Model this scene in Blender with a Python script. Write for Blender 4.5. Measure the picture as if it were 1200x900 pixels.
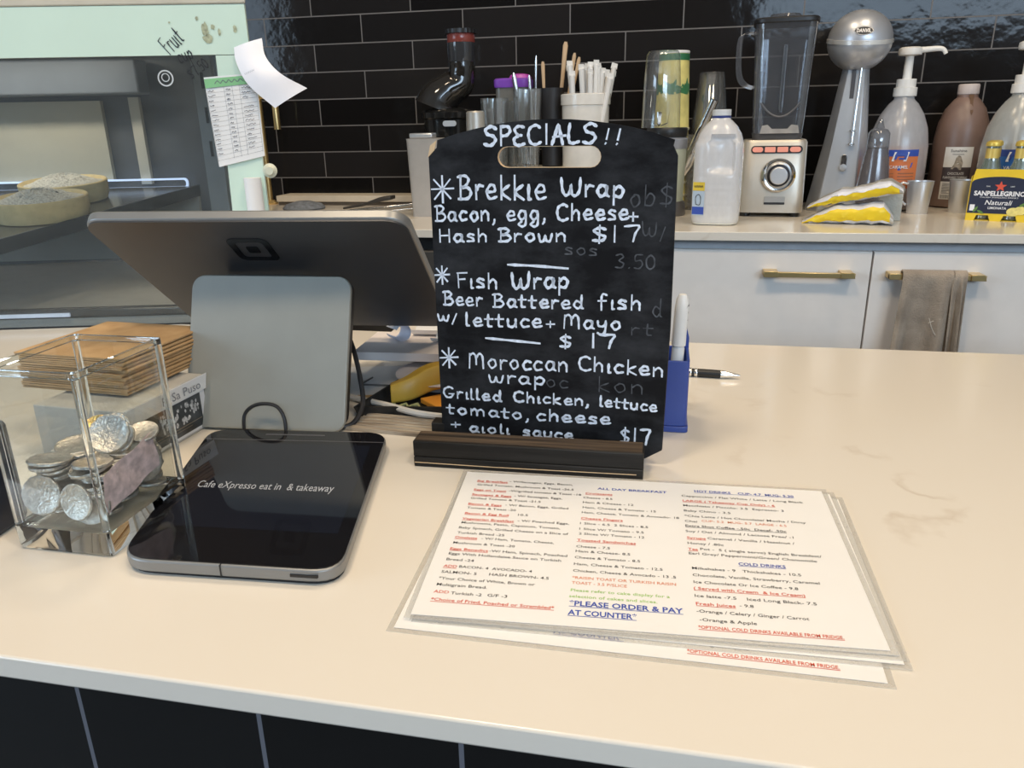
import bpy, bmesh, math, random
from mathutils import Matrix, Vector, Euler
random.seed(7)
R = math.radians
for _o in list(bpy.data.objects): bpy.data.objects.remove(_o)
SC = bpy.context.scene
C = SC.collection

# ------------------------------------------------------------------ camera, light, exposure
CT = 0.95          # height of the front counter top
BT = 1.029         # height of the back bench top
cam_d = bpy.data.cameras.new('camera'); cam = bpy.data.objects.new('camera', cam_d); C.objects.link(cam)
cam_d.sensor_width = 36; cam_d.lens = 27.0; cam_d.clip_start = 0.02
def cam_matrix(yaw, pitch, roll, loc):
    cy, sy, cp, sp = math.cos(yaw), math.sin(yaw), math.cos(pitch), math.sin(pitch)
    f = Vector((sy*cp, cy*cp, -sp)); r = Vector((cy, -sy, 0)); d = f.cross(r)
    c, s = math.cos(roll), math.sin(roll)
    r2 = c*r + s*d; d2 = -s*r + c*d
    m = Matrix((r2, -d2, -f)).transposed().to_4x4(); m.translation = loc
    return m
cam.matrix_world = cam_matrix(R(-12.1), R(18.79), R(1.155), (0, 0, CT+0.30))
SC.camera = cam
SC.view_settings.view_transform = 'Standard'; SC.view_settings.look = 'None'
SC.view_settings.gamma = 1; SC.view_settings.use_curve_mapping = False
SC.view_settings.exposure = 0.33

W = bpy.data.worlds.new('daylight'); SC.world = W; W.use_nodes = True
_bg = W.node_tree.nodes['Background']
_bg.inputs[0].default_value = (0.62, 0.80, 1.0, 1); _bg.inputs[1].default_value = 0.5

A_ROT = math.atan2(0.25, 0.968)
def area(name, loc, size, energy, col, rot=(0, 0, 0), sy=None):
    l = bpy.data.lights.new(name, 'AREA'); l.energy = energy; l.color = col; l.size = size
    if sy: l.shape = 'RECTANGLE'; l.size_y = sy
    o = bpy.data.objects.new(name, l); o.location = loc; o.rotation_euler = rot; C.objects.link(o)
    return o
DAY = (0.60, 0.79, 1.0)
area('daylight_area', (2.15, -3.85, 2.55), 2.9, 86, DAY, (R(84), 0, 0), 1.06)
area('daylight_area', (-3.93, -1.9, 1.85), 2.4, 60, DAY, (R(90), 0, R(-90)), 1.5)  # added fill light from the left; no window is known on this side
area('cabinet_lamp', (-1.35, 1.36, CT+0.455), 0.5, 0.9, (1.0, 0.93, 0.8), (0, 0, A_ROT), 0.03)
WARM = (1.0, 0.80, 0.56)
area('ceiling_lamp', (-0.6, -0.1, 3.15), 0.35, 16, WARM)
area('ceiling_lamp', (0.75, -0.1, 3.15), 0.35, 16, WARM)
area('bench_lamp', (-0.5, 1.30, 3.15), 0.35, 9, WARM)
area('bench_lamp', (0.6, 1.30, 3.15), 0.35, 9, WARM)

# ------------------------------------------------------------------ materials
MATS = {}
def nodes_of(name):
    m = bpy.data.materials.new(name); m.use_nodes = True
    nt = m.node_tree; return m, nt, nt.nodes, nt.links
def mat(name, col, rough=0.5, metal=0.0, var=0.06, scale=30.0, bump=0.0, bscale=None, coat=0.0, emit=None, spec=0.5, sheen=0.0):
    if name in MATS: return MATS[name]
    m, nt, N, L = nodes_of(name)
    b = N['Principled BSDF']; b.inputs['Roughness'].default_value = rough; b.inputs['Metallic'].default_value = metal
    b.inputs['Coat Weight'].default_value = coat; b.inputs['Specular IOR Level'].default_value = spec
    b.inputs['Sheen Weight'].default_value = sheen
    tc = N.new('ShaderNodeTexCoord'); nz = N.new('ShaderNodeTexNoise'); nz.inputs['Scale'].default_value = scale
    nz.inputs['Detail'].default_value = 4
    L.new(tc.outputs['Object'], nz.inputs['Vector'])
    cr = N.new('ShaderNodeValToRGB'); cr.color_ramp.elements[0].position = 0.3; cr.color_ramp.elements[1].position = 0.7
    lo = tuple(max(0, c*(1-var)) for c in col); hi = tuple(min(1, c*(1+var)) for c in col)
    cr.color_ramp.elements[0].color = (*lo, 1); cr.color_ramp.elements[1].color = (*hi, 1)
    L.new(nz.outputs['Fac'], cr.inputs['Fac']); L.new(cr.outputs['Color'], b.inputs['Base Color'])
    if bump:
        n2 = N.new('ShaderNodeTexNoise'); n2.inputs['Scale'].default_value = bscale or scale*4; n2.inputs['Detail'].default_value = 3
        L.new(tc.outputs['Object'], n2.inputs['Vector'])
        bp = N.new('ShaderNodeBump'); bp.inputs['Strength'].default_value = bump; bp.inputs['Distance'].default_value = 0.002
        L.new(n2.outputs['Fac'], bp.inputs['Height']); L.new(bp.outputs['Normal'], b.inputs['Normal'])
    if emit:
        b.inputs['Emission Color'].default_value = (*emit[:3], 1); b.inputs['Emission Strength'].default_value = emit[3]
    MATS[name] = m; return m
def clear(name, tint=(0.95, 0.97, 0.97), base=0.06, rough=0.03, diffuse=None, dfac=0.0, ior=1.45):
    """thin clear sheet: mostly see-through, a gloss that grows at grazing angles, optional haze"""
    if name in MATS: return MATS[name]
    m, nt, N, L = nodes_of(name)
    for n in list(N):
        if n.type != 'OUTPUT_MATERIAL': N.remove(n)
    out = [n for n in N if n.type == 'OUTPUT_MATERIAL'][0]
    tr = N.new('ShaderNodeBsdfTransparent'); tr.inputs[0].default_value = (*tint, 1)
    gl = N.new('ShaderNodeBsdfGlossy'); gl.inputs['Roughness'].default_value = rough; gl.inputs[0].default_value = (1, 1, 1, 1)
    lw = N.new('ShaderNodeLayerWeight'); lw.inputs['Blend'].default_value = 0.5
    fr = N.new('ShaderNodeMath'); fr.operation = 'POWER'; fr.inputs[1].default_value = 4.0; L.new(lw.outputs['Facing'], fr.inputs[0])
    ad = N.new('ShaderNodeMath'); ad.operation = 'MULTIPLY_ADD'; ad.use_clamp = True; ad.inputs[1].default_value = 0.8; ad.inputs[2].default_value = 0.03+base
    L.new(fr.outputs[0], ad.inputs[0])
    mx = N.new('ShaderNodeMixShader'); L.new(ad.outputs[0], mx.inputs[0])
    src = tr
    if diffuse:
        tl = N.new('ShaderNodeBsdfTranslucent'); tl.inputs[0].default_value = (*diffuse, 1)
        df = N.new('ShaderNodeBsdfDiffuse'); df.inputs[0].default_value = (*diffuse, 1)
        m2 = N.new('ShaderNodeMixShader'); m2.inputs[0].default_value = 0.4
        L.new(df.outputs[0], m2.inputs[1]); L.new(tl.outputs[0], m2.inputs[2])
        nz = N.new('ShaderNodeTexNoise'); nz.inputs['Scale'].default_value = 14
        mr = N.new('ShaderNodeMapRange'); mr.inputs[3].default_value = max(0, dfac-0.06); mr.inputs[4].default_value = min(1, dfac+0.06)
        L.new(nz.outputs['Fac'], mr.inputs[0])
        m3 = N.new('ShaderNodeMixShader'); L.new(mr.outputs[0], m3.inputs[0])
        L.new(tr.outputs[0], m3.inputs[1]); L.new(m2.outputs[0], m3.inputs[2]); src = m3
    L.new(src.outputs[0], mx.inputs[1]); L.new(gl.outputs[0], mx.inputs[2]); L.new(mx.outputs[0], out.inputs[0])
    MATS[name] = m; return m
def glass(name, col=(1, 1, 1), rough=0.0, ior=1.48):
    if name in MATS: return MATS[name]
    m, nt, N, L = nodes_of(name); b = N['Principled BSDF']
    b.inputs['Base Color'].default_value = (*col, 1); b.inputs['Roughness'].default_value = rough
    b.inputs['Transmission Weight'].default_value = 1; b.inputs['IOR'].default_value = ior
    MATS[name] = m; return m
def quartz():
    m, nt, N, L = nodes_of('white_quartz'); b = N['Principled BSDF']
    tc = N.new('ShaderNodeTexCoord')
    wn = N.new('ShaderNodeTexNoise'); wn.inputs['Scale'].default_value = 3.0; wn.inputs['Detail'].default_value = 6
    L.new(tc.outputs['Object'], wn.inputs['Vector'])
    mixv = N.new('ShaderNodeMixRGB'); mixv.inputs[0].default_value = 0.55
    L.new(tc.outputs['Object'], mixv.inputs[1]); L.new(wn.outputs['Color'], mixv.inputs[2])
    vo = N.new('ShaderNodeTexVoronoi'); vo.feature = 'DISTANCE_TO_EDGE'; vo.inputs['Scale'].default_value = 3.2
    L.new(mixv.outputs[0], vo.inputs['Vector'])
    vr = N.new('ShaderNodeMapRange'); vr.inputs[1].default_value = 0.0; vr.inputs[2].default_value = 0.022; vr.inputs[3].default_value = 1; vr.inputs[4].default_value = 0
    L.new(vo.outputs['Distance'], vr.inputs[0])
    br = N.new('ShaderNodeTexNoise'); br.inputs['Scale'].default_value = 5.5; br.inputs['Detail'].default_value = 5
    L.new(tc.outputs['Object'], br.inputs['Vector'])
    b2 = N.new('ShaderNodeMapRange'); b2.inputs[1].default_value = 0.52; b2.inputs[2].default_value = 0.68
    L.new(br.outputs['Fac'], b2.inputs[0])
    mu = N.new('ShaderNodeMath'); mu.operation = 'MULTIPLY'; L.new(vr.outputs[0], mu.inputs[0]); L.new(b2.outputs[0], mu.inputs[1])
    m2 = N.new('ShaderNodeMath'); m2.operation = 'MULTIPLY'; m2.inputs[1].default_value = 0.65; L.new(mu.outputs[0], m2.inputs[0])
    mx = N.new('ShaderNodeMixRGB'); mx.inputs[1].default_value = (0.75, 0.695, 0.61, 1); mx.inputs[2].default_value = (0.50, 0.40, 0.30, 1)
    L.new(m2.outputs[0], mx.inputs[0]); L.new(mx.outputs[0], b.inputs['Base Color'])
    b.inputs['Roughness'].default_value = 0.16
    return m
def tiles(name, bw, rh, ox, oz, col, grout, mortar, axis='xz', rough=0.08, offset=0.5, wav=0.35):
    m, nt, N, L = nodes_of(name); b = N['Principled BSDF']; b.inputs['Specular IOR Level'].default_value = 0.2
    tc = N.new('ShaderNodeTexCoord'); sp = N.new('ShaderNodeSeparateXYZ'); cb = N.new('ShaderNodeCombineXYZ')
    L.new(tc.outputs['Object'], sp.inputs[0])
    ax = N.new('ShaderNodeMath'); ax.inputs[1].default_value = ox; az = N.new('ShaderNodeMath'); az.inputs[1].default_value = oz
    L.new(sp.outputs[0], ax.inputs[0]); L.new(sp.outputs[2], az.inputs[0]); L.new(ax.outputs[0], cb.inputs[0]); L.new(az.outputs[0], cb.inputs[1])
    bt = N.new('ShaderNodeTexBrick'); bt.offset = offset; bt.inputs['Scale'].default_value = 1
    bt.inputs['Brick Width'].default_value = bw; bt.inputs['Row Height'].default_value = rh; bt.inputs['Mortar Size'].default_value = mortar
    bt.inputs['Mortar Smooth'].default_value = 0.1
    L.new(cb.outputs[0], bt.inputs['Vector'])
    lo = tuple(c*0.6 for c in col); hi = tuple(c*1.6 for c in col)
    bt.inputs['Color1'].default_value = (*lo, 1); bt.inputs['Color2'].default_value = (*hi, 1); bt.inputs['Mortar'].default_value = (*grout, 1)
    L.new(bt.outputs['Color'], b.inputs['Base Color'])
    nz = N.new('ShaderNodeTexNoise'); nz.inputs['Scale'].default_value = 16; nz.inputs['Detail'].default_value = 3
    L.new(tc.outputs['Object'], nz.inputs['Vector'])
    sub = N.new('ShaderNodeMath'); sub.operation = 'SUBTRACT'; L.new(nz.outputs['Fac'], sub.inputs[0]); L.new(bt.outputs['Fac'], sub.inputs[1])
    bp = N.new('ShaderNodeBump'); bp.inputs['Strength'].default_value = wav; bp.inputs['Distance'].default_value = 0.006
    L.new(sub.outputs[0], bp.inputs['Height']); L.new(bp.outputs['Normal'], b.inputs['Normal'])
    mr = N.new('ShaderNodeMapRange'); mr.inputs[3].default_value = rough; mr.inputs[4].default_value = 0.7
    L.new(bt.outputs['Fac'], mr.inputs[0]); L.new(mr.outputs[0], b.inputs['Roughness'])
    return m
def blackboard():
    m, nt, N, L = nodes_of('dusty_blackboard'); b = N['Principled BSDF']
    tc = N.new('ShaderNodeTexCoord'); mp = N.new('ShaderNodeMapping'); mp.inputs['Scale'].default_value = (14, 14, 26)
    L.new(tc.outputs['Object'], mp.inputs[0])
    nz = N.new('ShaderNodeTexNoise'); nz.inputs['Scale'].default_value = 1; nz.inputs['Detail'].default_value = 8; nz.inputs['Roughness'].default_value = 0.65
    L.new(mp.outputs[0], nz.inputs['Vector'])
    cr = N.new('ShaderNodeValToRGB'); e = cr.color_ramp.elements
    e[0].position = 0.42; e[0].color = (0.007, 0.007, 0.008, 1); e[1].position = 0.78; e[1].color = (0.042, 0.044, 0.049, 1)
    L.new(nz.outputs['Fac'], cr.inputs[0]); L.new(cr.outputs[0], b.inputs['Base Color'])
    b.inputs['Roughness'].default_value = 0.6; b.inputs['Specular IOR Level'].default_value = 0.12
    return m
def wood(name, a, b_, scale=(3, 60, 60), rough=0.6):
    m, nt, N, L = nodes_of(name); b = N['Principled BSDF']
    tc = N.new('ShaderNodeTexCoord'); mp = N.new('ShaderNodeMapping'); mp.inputs['Scale'].default_value = scale
    L.new(tc.outputs['Object'], mp.inputs[0])
    nz = N.new('ShaderNodeTexNoise'); nz.inputs['Scale'].default_value = 1.5; nz.inputs['Detail'].default_value = 6
    L.new(mp.outputs[0], nz.inputs['Vector'])
    cr = N.new('ShaderNodeValToRGB'); e = cr.color_ramp.elements
    e[0].position = 0.35; e[0].color = (*a, 1); e[1].position = 0.65; e[1].color = (*b_, 1)
    L.new(nz.outputs['Fac'], cr.inputs[0]); L.new(cr.outputs[0], b.inputs['Base Color']); b.inputs['Roughness'].default_value = rough; b.inputs['Specular IOR Level'].default_value = 0.25
    return m

# ------------------------------------------------------------------ mesh helpers
I4 = Matrix.Identity(4)
def T(x, y, z): return Matrix.Translation((x, y, z))
def RZ(a): return Matrix.Rotation(a, 4, 'Z')
def RX(a): return Matrix.Rotation(a, 4, 'X')
def RY(a): return Matrix.Rotation(a, 4, 'Y')
XZ = RX(R(90))                       # text / drawing plane xy -> upright, facing -Y
def rrect(w, h, r, n=5, cx=0, cy=0):
    r = min(r, w/2-1e-5, h/2-1e-5); P = []
    for k, (sx, sy) in enumerate(((1, 1), (-1, 1), (-1, -1), (1, -1))):
        for i in range(n+1):
            a = R(90*k + 90*i/n); P.append((cx + sx*(w/2-r) + r*math.cos(a), cy + sy*(h/2-r) + r*math.sin(a)))
    return P
def circ(r, n=24, cx=0, cy=0): return [(cx+r*math.cos(2*math.pi*i/n), cy+r*math.sin(2*math.pi*i/n)) for i in range(n)]
def smooth_line(pts, k=5):
    if len(pts) < 3: return [Vector(p) for p in pts]
    P = [Vector(p) for p in pts]; out = []
    for i in range(len(P)-1):
        a = P[i-1] if i else P[0]*2-P[1]; b, c = P[i], P[i+1]; d = P[i+2] if i+2 < len(P) else P[i+1]*2-P[i]
        for s in range(k):
            t = s/k
            out.append(0.5*((2*b)+(c-a)*t+(2*a-5*b+4*c-d)*t*t+(3*b-a-3*c+d)*t**3))
    out.append(P[-1]); return out
_tc = {}
def text_data(s, bold=0.0):
    key = (s, bold)
    if key not in _tc:
        cu = bpy.data.curves.new('lettering', 'FONT'); cu.body = s; cu.size = 1; cu.offset = bold; cu.resolution_u = 2
        o = bpy.data.objects.new('lettering', cu); me = bpy.data.meshes.new_from_object(o)
        V = [(v.co.x, v.co.y) for v in me.vertices]; F = [tuple(p.vertices) for p in me.polygons]
        bpy.data.objects.remove(o); bpy.data.curves.remove(cu); bpy.data.meshes.remove(me)
        _tc[key] = (V, F)
    return _tc[key]
CAP = max(v[1] for v in text_data('H')[0])
class MB:
    def __init__(s): s.V = []; s.F = []
    def add(s, V, F, M=I4):
        o = len(s.V); s.V += [tuple(M @ Vector(v)) for v in V]; s.F += [tuple(i+o for i in f) for f in F]; return s
    def box(s, x0, x1, y0, y1, z0, z1, M=I4):
        V = [(x, y, z) for z in (z0, z1) for y in (y0, y1) for x in (x0, x1)]
        return s.add(V, [(0, 2, 3, 1), (4, 5, 7, 6), (0, 1, 5, 4), (2, 6, 7, 3), (0, 4, 6, 2), (1, 3, 7, 5)], M)
    def prism(s, P, z0, z1, M=I4):
        n = len(P); V = [(x, y, z0) for x, y in P]+[(x, y, z1) for x, y in P]
        return s.add(V, [tuple(range(n-1, -1, -1)), tuple(range(n, 2*n))]+[(i, (i+1) % n, n+(i+1) % n, n+i) for i in range(n)], M)
    def ring(s, P, Q, z0, z1, M=I4):
        """flat frame between outline P and inner outline Q (same count)"""
        n = len(P); V = [(x, y, z) for z in (z0, z1) for L in (P, Q) for x, y in L]; F = []
        for i in range(n):
            j = (i+1) % n
            F += [(i, j, n+j, n+i)[::-1], (2*n+i, 2*n+j, 3*n+j, 3*n+i), (i, j, 2*n+j, 2*n+i), (n+j, n+i, 3*n+i, 3*n+j)]
        return s.add(V, F, M)
    def loft(s, rings, M=I4, cap0=True, cap1=True, closed=True):
        n = len(rings[0]); V = [p for r in rings for p in r]; F = []
        for k in range(len(rings)-1):
            for i in range(n if closed else n-1):
                j = (i+1) % n; F.append((k*n+i, k*n+j, (k+1)*n+j, (k+1)*n+i))
        if cap0: F.append(tuple(range(n-1, -1, -1)))
        if cap1: F.append(tuple((len(rings)-1)*n+i for i in range(n)))
        return s.add(V, F, M)
    def lathe(s, prof, n=28, M=I4, cap0=True, cap1=True):
        return s.loft([[(max(r, 1e-5)*math.cos(2*math.pi*i/n), max(r, 1e-5)*math.sin(2*math.pi*i/n), z) for i in range(n)] for r, z in prof], M, cap0, cap1)
    def tube(s, pts, r, n=8, M=I4, rr=None):
        P = [Vector(p) for p in pts]; rings = []; up = Vector((0, 0, 1))
        prev = None
        for i, p in enumerate(P):
            t = (P[min(i+1, len(P)-1)]-P[max(i-1, 0)]).normalized()
            if prev is None:
                a = t.cross(up if abs(t.z) < 0.9 else Vector((1, 0, 0))).normalized()
            else: a = (prev - t*prev.dot(t)).normalized()
            prev = a; b = t.cross(a); q = rr[i] if rr else r
            rings.append([tuple(p+q*(math.cos(2*math.pi*k/n)*a+math.sin(2*math.pi*k/n)*b)) for k in range(n)])
        return s.loft(rings, M)
    def grid(s, rows, M=I4):
        n = len(rows[0]); V = [p for r in rows for p in r]
        return s.add(V, [(k*n+i, k*n+i+1, (k+1)*n+i+1, (k+1)*n+i) for k in range(len(rows)-1) for i in range(n-1)], M)
    def sheet(s, rows, th, M=I4):
        """a thin bent sheet: grid of points given real thickness along its normals"""
        m, n = len(rows), len(rows[0]); P = [[Vector(p) for p in r] for r in rows]; Q = []
        for a in range(m):
            q = []
            for b in range(n):
                du = P[a][min(b+1, n-1)]-P[a][max(b-1, 0)]; dv = P[min(a+1, m-1)][b]-P[max(a-1, 0)][b]
                q.append(P[a][b]+du.cross(dv).normalized()*th)
            Q.append(q)
        V = [tuple(p) for r in P for p in r]+[tuple(p) for r in Q for p in r]; F = []; o = m*n
        for a in range(m-1):
            for b in range(n-1):
                i = a*n+b; F += [(i, i+n, i+n+1, i+1), (o+i, o+i+1, o+i+n+1, o+i+n)]
        bd = [b for b in range(n)]+[a*n+n-1 for a in range(1, m)]+[(m-1)*n+b for b in range(n-2, -1, -1)]+[a*n for a in range(m-2, 0, -1)]
        for k in range(len(bd)):
            i, j = bd[k], bd[(k+1) % len(bd)]; F.append((i, j, o+j, o+i))
        return s.add(V, F, M)
    def poly(s, P, z=0, M=I4): return s.add([(x, y, z) for x, y in P], [tuple(range(len(P)))], M)
    def text(s, t, x, y, h, w=None, M=I4, bold=0.0, align='l', z=0.0, shear=0.0):
        V, F = text_data(t, bold)
        if not V: return s
        x0 = min(v[0] for v in V); x1 = max(v[0] for v in V); ky = h/CAP; kx = ky
        if w: kx = w/(x1-x0)
        dx = 0 if align == 'l' else -(x1-x0)*kx/2
        return s.add([(x+dx+(v[0]-x0)*kx+shear*v[1]*ky, y+v[1]*ky, z) for v in V], F, M)
    def stroke(s, pts, w, M=I4, z=0.0, k=4):
        P = smooth_line([(p[0], p[1], 0) for p in pts], k); L = []; Rr = []
        if len(P) == 1: return s
        for i, p in enumerate(P):
            t = (P[min(i+1, len(P)-1)]-P[max(i-1, 0)])
            t = t.normalized() if t.length > 1e-9 else Vector((1, 0, 0)); nn = Vector((-t.y, t.x, 0))
            q = w/2*(0.9+0.2*math.sin(i*1.7)); 
            if i in (0, len(P)-1): q *= 0.6; p = p + t*(w*0.3 if i else -w*0.3)
            L.append((p.x+nn.x*q, p.y+nn.y*q, z)); Rr.append((p.x-nn.x*q, p.y-nn.y*q, z))
        n = len(P); return s.add(L+Rr, [(i+n, i+1+n, i+1, i) for i in range(n-1)], M)
    def build(s, name, m, parent=None, bevel=0.0, smooth=True, loc=None, rot=None, seg=2, angle=38, subsurf=0):
        me = bpy.data.meshes.new(name); me.from_pydata(s.V, [], s.F); me.validate(verbose=False); me.update()
        if s.F:
            bm = bmesh.new(); bm.from_mesh(me)
            if not getattr(s, 'keep', False): bmesh.ops.recalc_face_normals(bm, faces=bm.faces)
            bm.to_mesh(me); bm.free()
        if smooth: me.shade_smooth(); me.set_sharp_from_angle(angle=R(angle))
        me.materials.append(m); o = bpy.data.objects.new(name, me); C.objects.link(o)
        if parent: o.parent = parent
        if loc: o.location = loc
        if rot: o.rotation_euler = rot
        if bevel:
            b = o.modifiers.new('bevel', 'BEVEL'); b.width = bevel; b.segments = seg; b.limit_method = 'ANGLE'; b.angle_limit = R(35)
            b.harden_normals = False
        if subsurf:
            q = o.modifiers.new('subdivision', 'SUBSURF'); q.levels = subsurf; q.render_levels = subsurf
        return o
def tag(o, label, cat, group=None, kind=None):
    o['label'] = label; o['category'] = cat
    if group: o['group'] = group
    if kind: o['kind'] = kind
    return o
def thing(name, label, cat, loc=(0, 0, 0), rotz=0.0, group=None, rot=None):
    o = bpy.data.objects.new(name, None); o.empty_display_size = 0.03; C.objects.link(o)
    o.location = loc; o.rotation_euler = rot if rot else (0, 0, rotz)
    return tag(o, label, cat, group)
def struct(name, mb, m, bevel=0, loc=None):
    o = mb.build(name, m, bevel=bevel, loc=loc); o['kind'] = 'structure'; return o
def copy_tree(o, parent=None):
    c = o.copy(); C.objects.link(c)
    if parent: c.parent = parent
    for ch in list(o.children): copy_tree(ch, c)
    return c

# ------------------------------------------------------------------ handwriting: every glyph is a few pen strokes on a 0-10 cap grid
GL = {
'S': (7, [[(6.5, 8.6), (4, 10), (1.2, 8.4), (2, 6), (5, 4.8), (6, 2.5), (3.6, 0), (0.3, 0.8)]]),
'P': (6, [[(1, 0), (1, 10)], [(1, 9.8), (4.5, 9.6), (5.6, 7.4), (4, 5.2), (1, 4.8)]]),
'E': (6, [[(5.6, 9.4), (3, 10), (1, 8.4), (2.4, 5.6), (4.4, 5.2)], [(3, 5.2), (0.8, 3.6), (1, 1), (3, 0), (5.8, 0.8)]]),
'C': (7, [[(6.4, 8.6), (4.5, 10), (1.6, 8.6), (0.7, 5), (1.8, 1), (4.4, 0), (6.8, 1.2)]]),
'I': (2.4, [[(1.2, 0), (1.2, 10)]]),
'A': (7, [[(0.4, 0), (2, 5), (3.4, 9.8), (4.6, 5), (5.6, 0)], [(1, 3.8), (6.8, 4.4)]]),
'L': (6, [[(1.4, 10), (0.8, 4), (1.4, 0.6), (3, 0), (5.8, 0.8)]]),
'B': (7, [[(1.2, 0), (1.4, 10)], [(0, 9.4), (3.4, 10), (5.4, 8.4), (4, 5.8), (1.6, 5)], [(1.6, 5), (5, 4.8), (6.4, 2.6), (4.6, 0.2), (0.2, 0)]]),
'W': (10, [[(0.4, 9.6), (1, 3), (2.4, 0.2), (4.2, 1.6), (5, 6), (5.2, 1.4), (7, 0.2), (8.8, 3), (9.2, 10)]]),
'H': (7.4, [[(1, 9.8), (1, 0)], [(6.2, 9.8), (6.2, 0)], [(1, 5), (6.2, 5.2)]]),
'F': (6, [[(1.2, 0), (1, 9.6)], [(0.6, 9.6), (5.8, 10)], [(1.2, 5.4), (4.6, 5.8)]]),
'M': (10, [[(0.8, 0), (1.2, 9.6)], [(1.2, 8.6), (3, 10), (4.6, 8), (4.8, 2.5)], [(4.8, 7), (6.6, 9.8), (8.4, 8), (8.8, 0)]]),
'G': (8, [[(6.8, 8.6), (4.4, 10), (1.4, 8), (0.7, 4), (2.6, 0.3), (5.6, 0.6), (6.8, 3.4)], [(4.2, 3.6), (7.4, 3.8)]]),
'$': (7, [[(6, 8), (3.6, 9), (1.2, 7.4), (3, 5.2), (5.8, 3.4), (4.6, 1), (0.8, 1.2)], [(3.6, 10.6), (3.4, -0.6)]]),
'1': (4, [[(2, 10), (2, 0)]]),
'7': (7, [[(0.6, 9.6), (6.4, 9.8), (5, 5), (4.2, 0)]]),
'5': (6, [[(5.4, 10), (1.6, 9.6), (1.4, 5.6), (4.4, 6), (5.4, 3), (3.6, 0.2), (0.8, 0.6)]]),
'0': (6, [[(3, 10), (0.8, 7), (1, 2), (3, 0), (5.2, 2.4), (5, 7.6), (3, 10)]]),
'3': (6, [[(0.8, 9), (3.6, 10), (5, 8), (2.6, 5.4), (5.2, 3.4), (4, 0.4), (0.6, 0.6)]]),
'+': (6, [[(3, 6.4), (3, 0.4)], [(0.4, 3.6), (5.8, 3.6)]]),
',': (3, [[(1.6, 1), (1.4, -1), (0.6, -2.4)]]),
'.': (2.4, [[(1, 0.2), (1.4, 0.5)]]),
'/': (4, [[(3.4, 8), (0.6, -2)]]),
'!': (4.5, [[(3, 10), (2, 3.4)], [(1.4, 0.2), (1.7, 0.8)]]),
'*': (10, [[(5, 10), (5, 0)], [(0.2, 5), (9.8, 5.4)], [(1.4, 8.6), (8.4, 1.6)], [(8.4, 8.8), (1.4, 1.2)]]),
'a': (6, [[(5, 5.4), (2.4, 6), (0.8, 3), (2.2, 0.2), (4.4, 1.6), (5, 5.6)], [(5, 5.6), (5, 1.2), (6, 0.2)]]),
'b': (6, [[(1, 10), (0.9, 0.4)], [(0.9, 3), (3, 6), (5.2, 4), (4, 0.4), (0.9, 0.5)]]),
'c': (5.4, [[(5, 5.2), (2.6, 6), (0.8, 3.2), (2, 0.3), (5, 0.9)]]),
'd': (6, [[(4.8, 2), (3, 0), (0.8, 2.4), (2.2, 5.6), (4.8, 4.2)], [(5, 10), (4.9, 1.2), (5.9, 0.2)]]),
'e': (5.8, [[(0.9, 3), (4.6, 3.4), (4.4, 5.6), (2.6, 6), (0.8, 3.2), (2.2, 0.2), (5.6, 1)]]),
'f': (5, [[(4.6, 9.2), (3, 10), (2, 8), (2, -1)], [(0.4, 5.2), (4.2, 5.4)]]),
'g': (6, [[(4.8, 5.2), (2.4, 6), (0.8, 3), (2.4, 0.4), (4.8, 2)], [(4.8, 5.8), (4.9, -2), (3, -4), (0.8, -2.6), (2.6, -0.8)]]),
'h': (6, [[(1, 10), (1, 0)], [(1, 3.4), (3, 6), (4.7, 4.6), (4.9, 0)]]),
'i': (2.6, [[(1.2, 6), (1.2, 0.4), (2.2, 0.1)], ]),
'k': (5.6, [[(1, 10), (1, 0)], [(4.8, 6), (1.2, 3), (5.2, 0)]]),
'l': (2.8, [[(1.1, 10), (1, 1), (2.4, 0.2)]]),
'm': (9, [[(0.8, 6), (0.9, 0)], [(0.9, 4), (2.6, 6), (4, 4.4), (4.1, 0)], [(4.1, 4), (6, 6), (7.6, 4.4), (7.8, 0)]]),
'n': (6, [[(0.8, 6), (0.9, 0)], [(0.9, 3.8), (3, 6), (4.8, 4.4), (5, 0)]]),
'o': (6, [[(3, 6), (0.9, 3.6), (2.6, 0.1), (5, 2), (4.4, 5.4), (2.4, 6)]]),
'p': (6, [[(0.9, 6), (0.9, -4)], [(0.9, 4), (3, 6), (5, 4), (3.8, 0.4), (0.9, 1)]]),
'r': (4.6, [[(0.9, 6), (1, 0)], [(1, 3.6), (2.4, 5.8), (4.4, 5.6)]]),
's': (5, [[(4.4, 5.2), (2.4, 6), (0.9, 4.6), (3.8, 2.4), (4, 0.6), (0.6, 0.3)]]),
't': (5, [[(2.2, 9), (2.1, 1), (4, 0.2)], [(0.3, 5.6), (4.6, 5.8)]]),
'u': (6, [[(0.8, 6), (1, 1.4), (2.8, 0.1), (4.8, 2), (5, 6)], [(5, 3), (5.2, 0.2)]]),
'w': (8, [[(0.6, 6), (1.4, 0.6), (3, 0.6), (4, 4.6), (4.6, 0.8), (6.4, 0.6), (7.4, 6)]]),
'y': (6, [[(0.8, 6), (1.2, 2.6), (3.4, 2), (4.8, 4)], [(5, 6), (4.6, -2), (2.4, -4), (0.8, -2.8)]]),
' ': (3.5, []),
}
def hand(mb, s, x0, y0, x1, y1, cap, w, M=I4, z=0.0, jit=0.25):
    tw = sum(GL[c][0]+1.0 for c in s)-1.0; k = cap/10.0; kx = (x1-x0)/tw; cx = 0.0
    for c in s:
        a, st = GL[c]; jx, jy = random.uniform(-jit, jit), random.uniform(-jit, jit)
        for P in st:
            mb.stroke([(x0+(cx+px+jx)*kx, y0+(y1-y0)*(cx+px)/tw+(py+jy)*k) for px, py in P], w*random.uniform(0.85, 1.15), M, z)
        cx += a+1.0
    return mb

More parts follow.
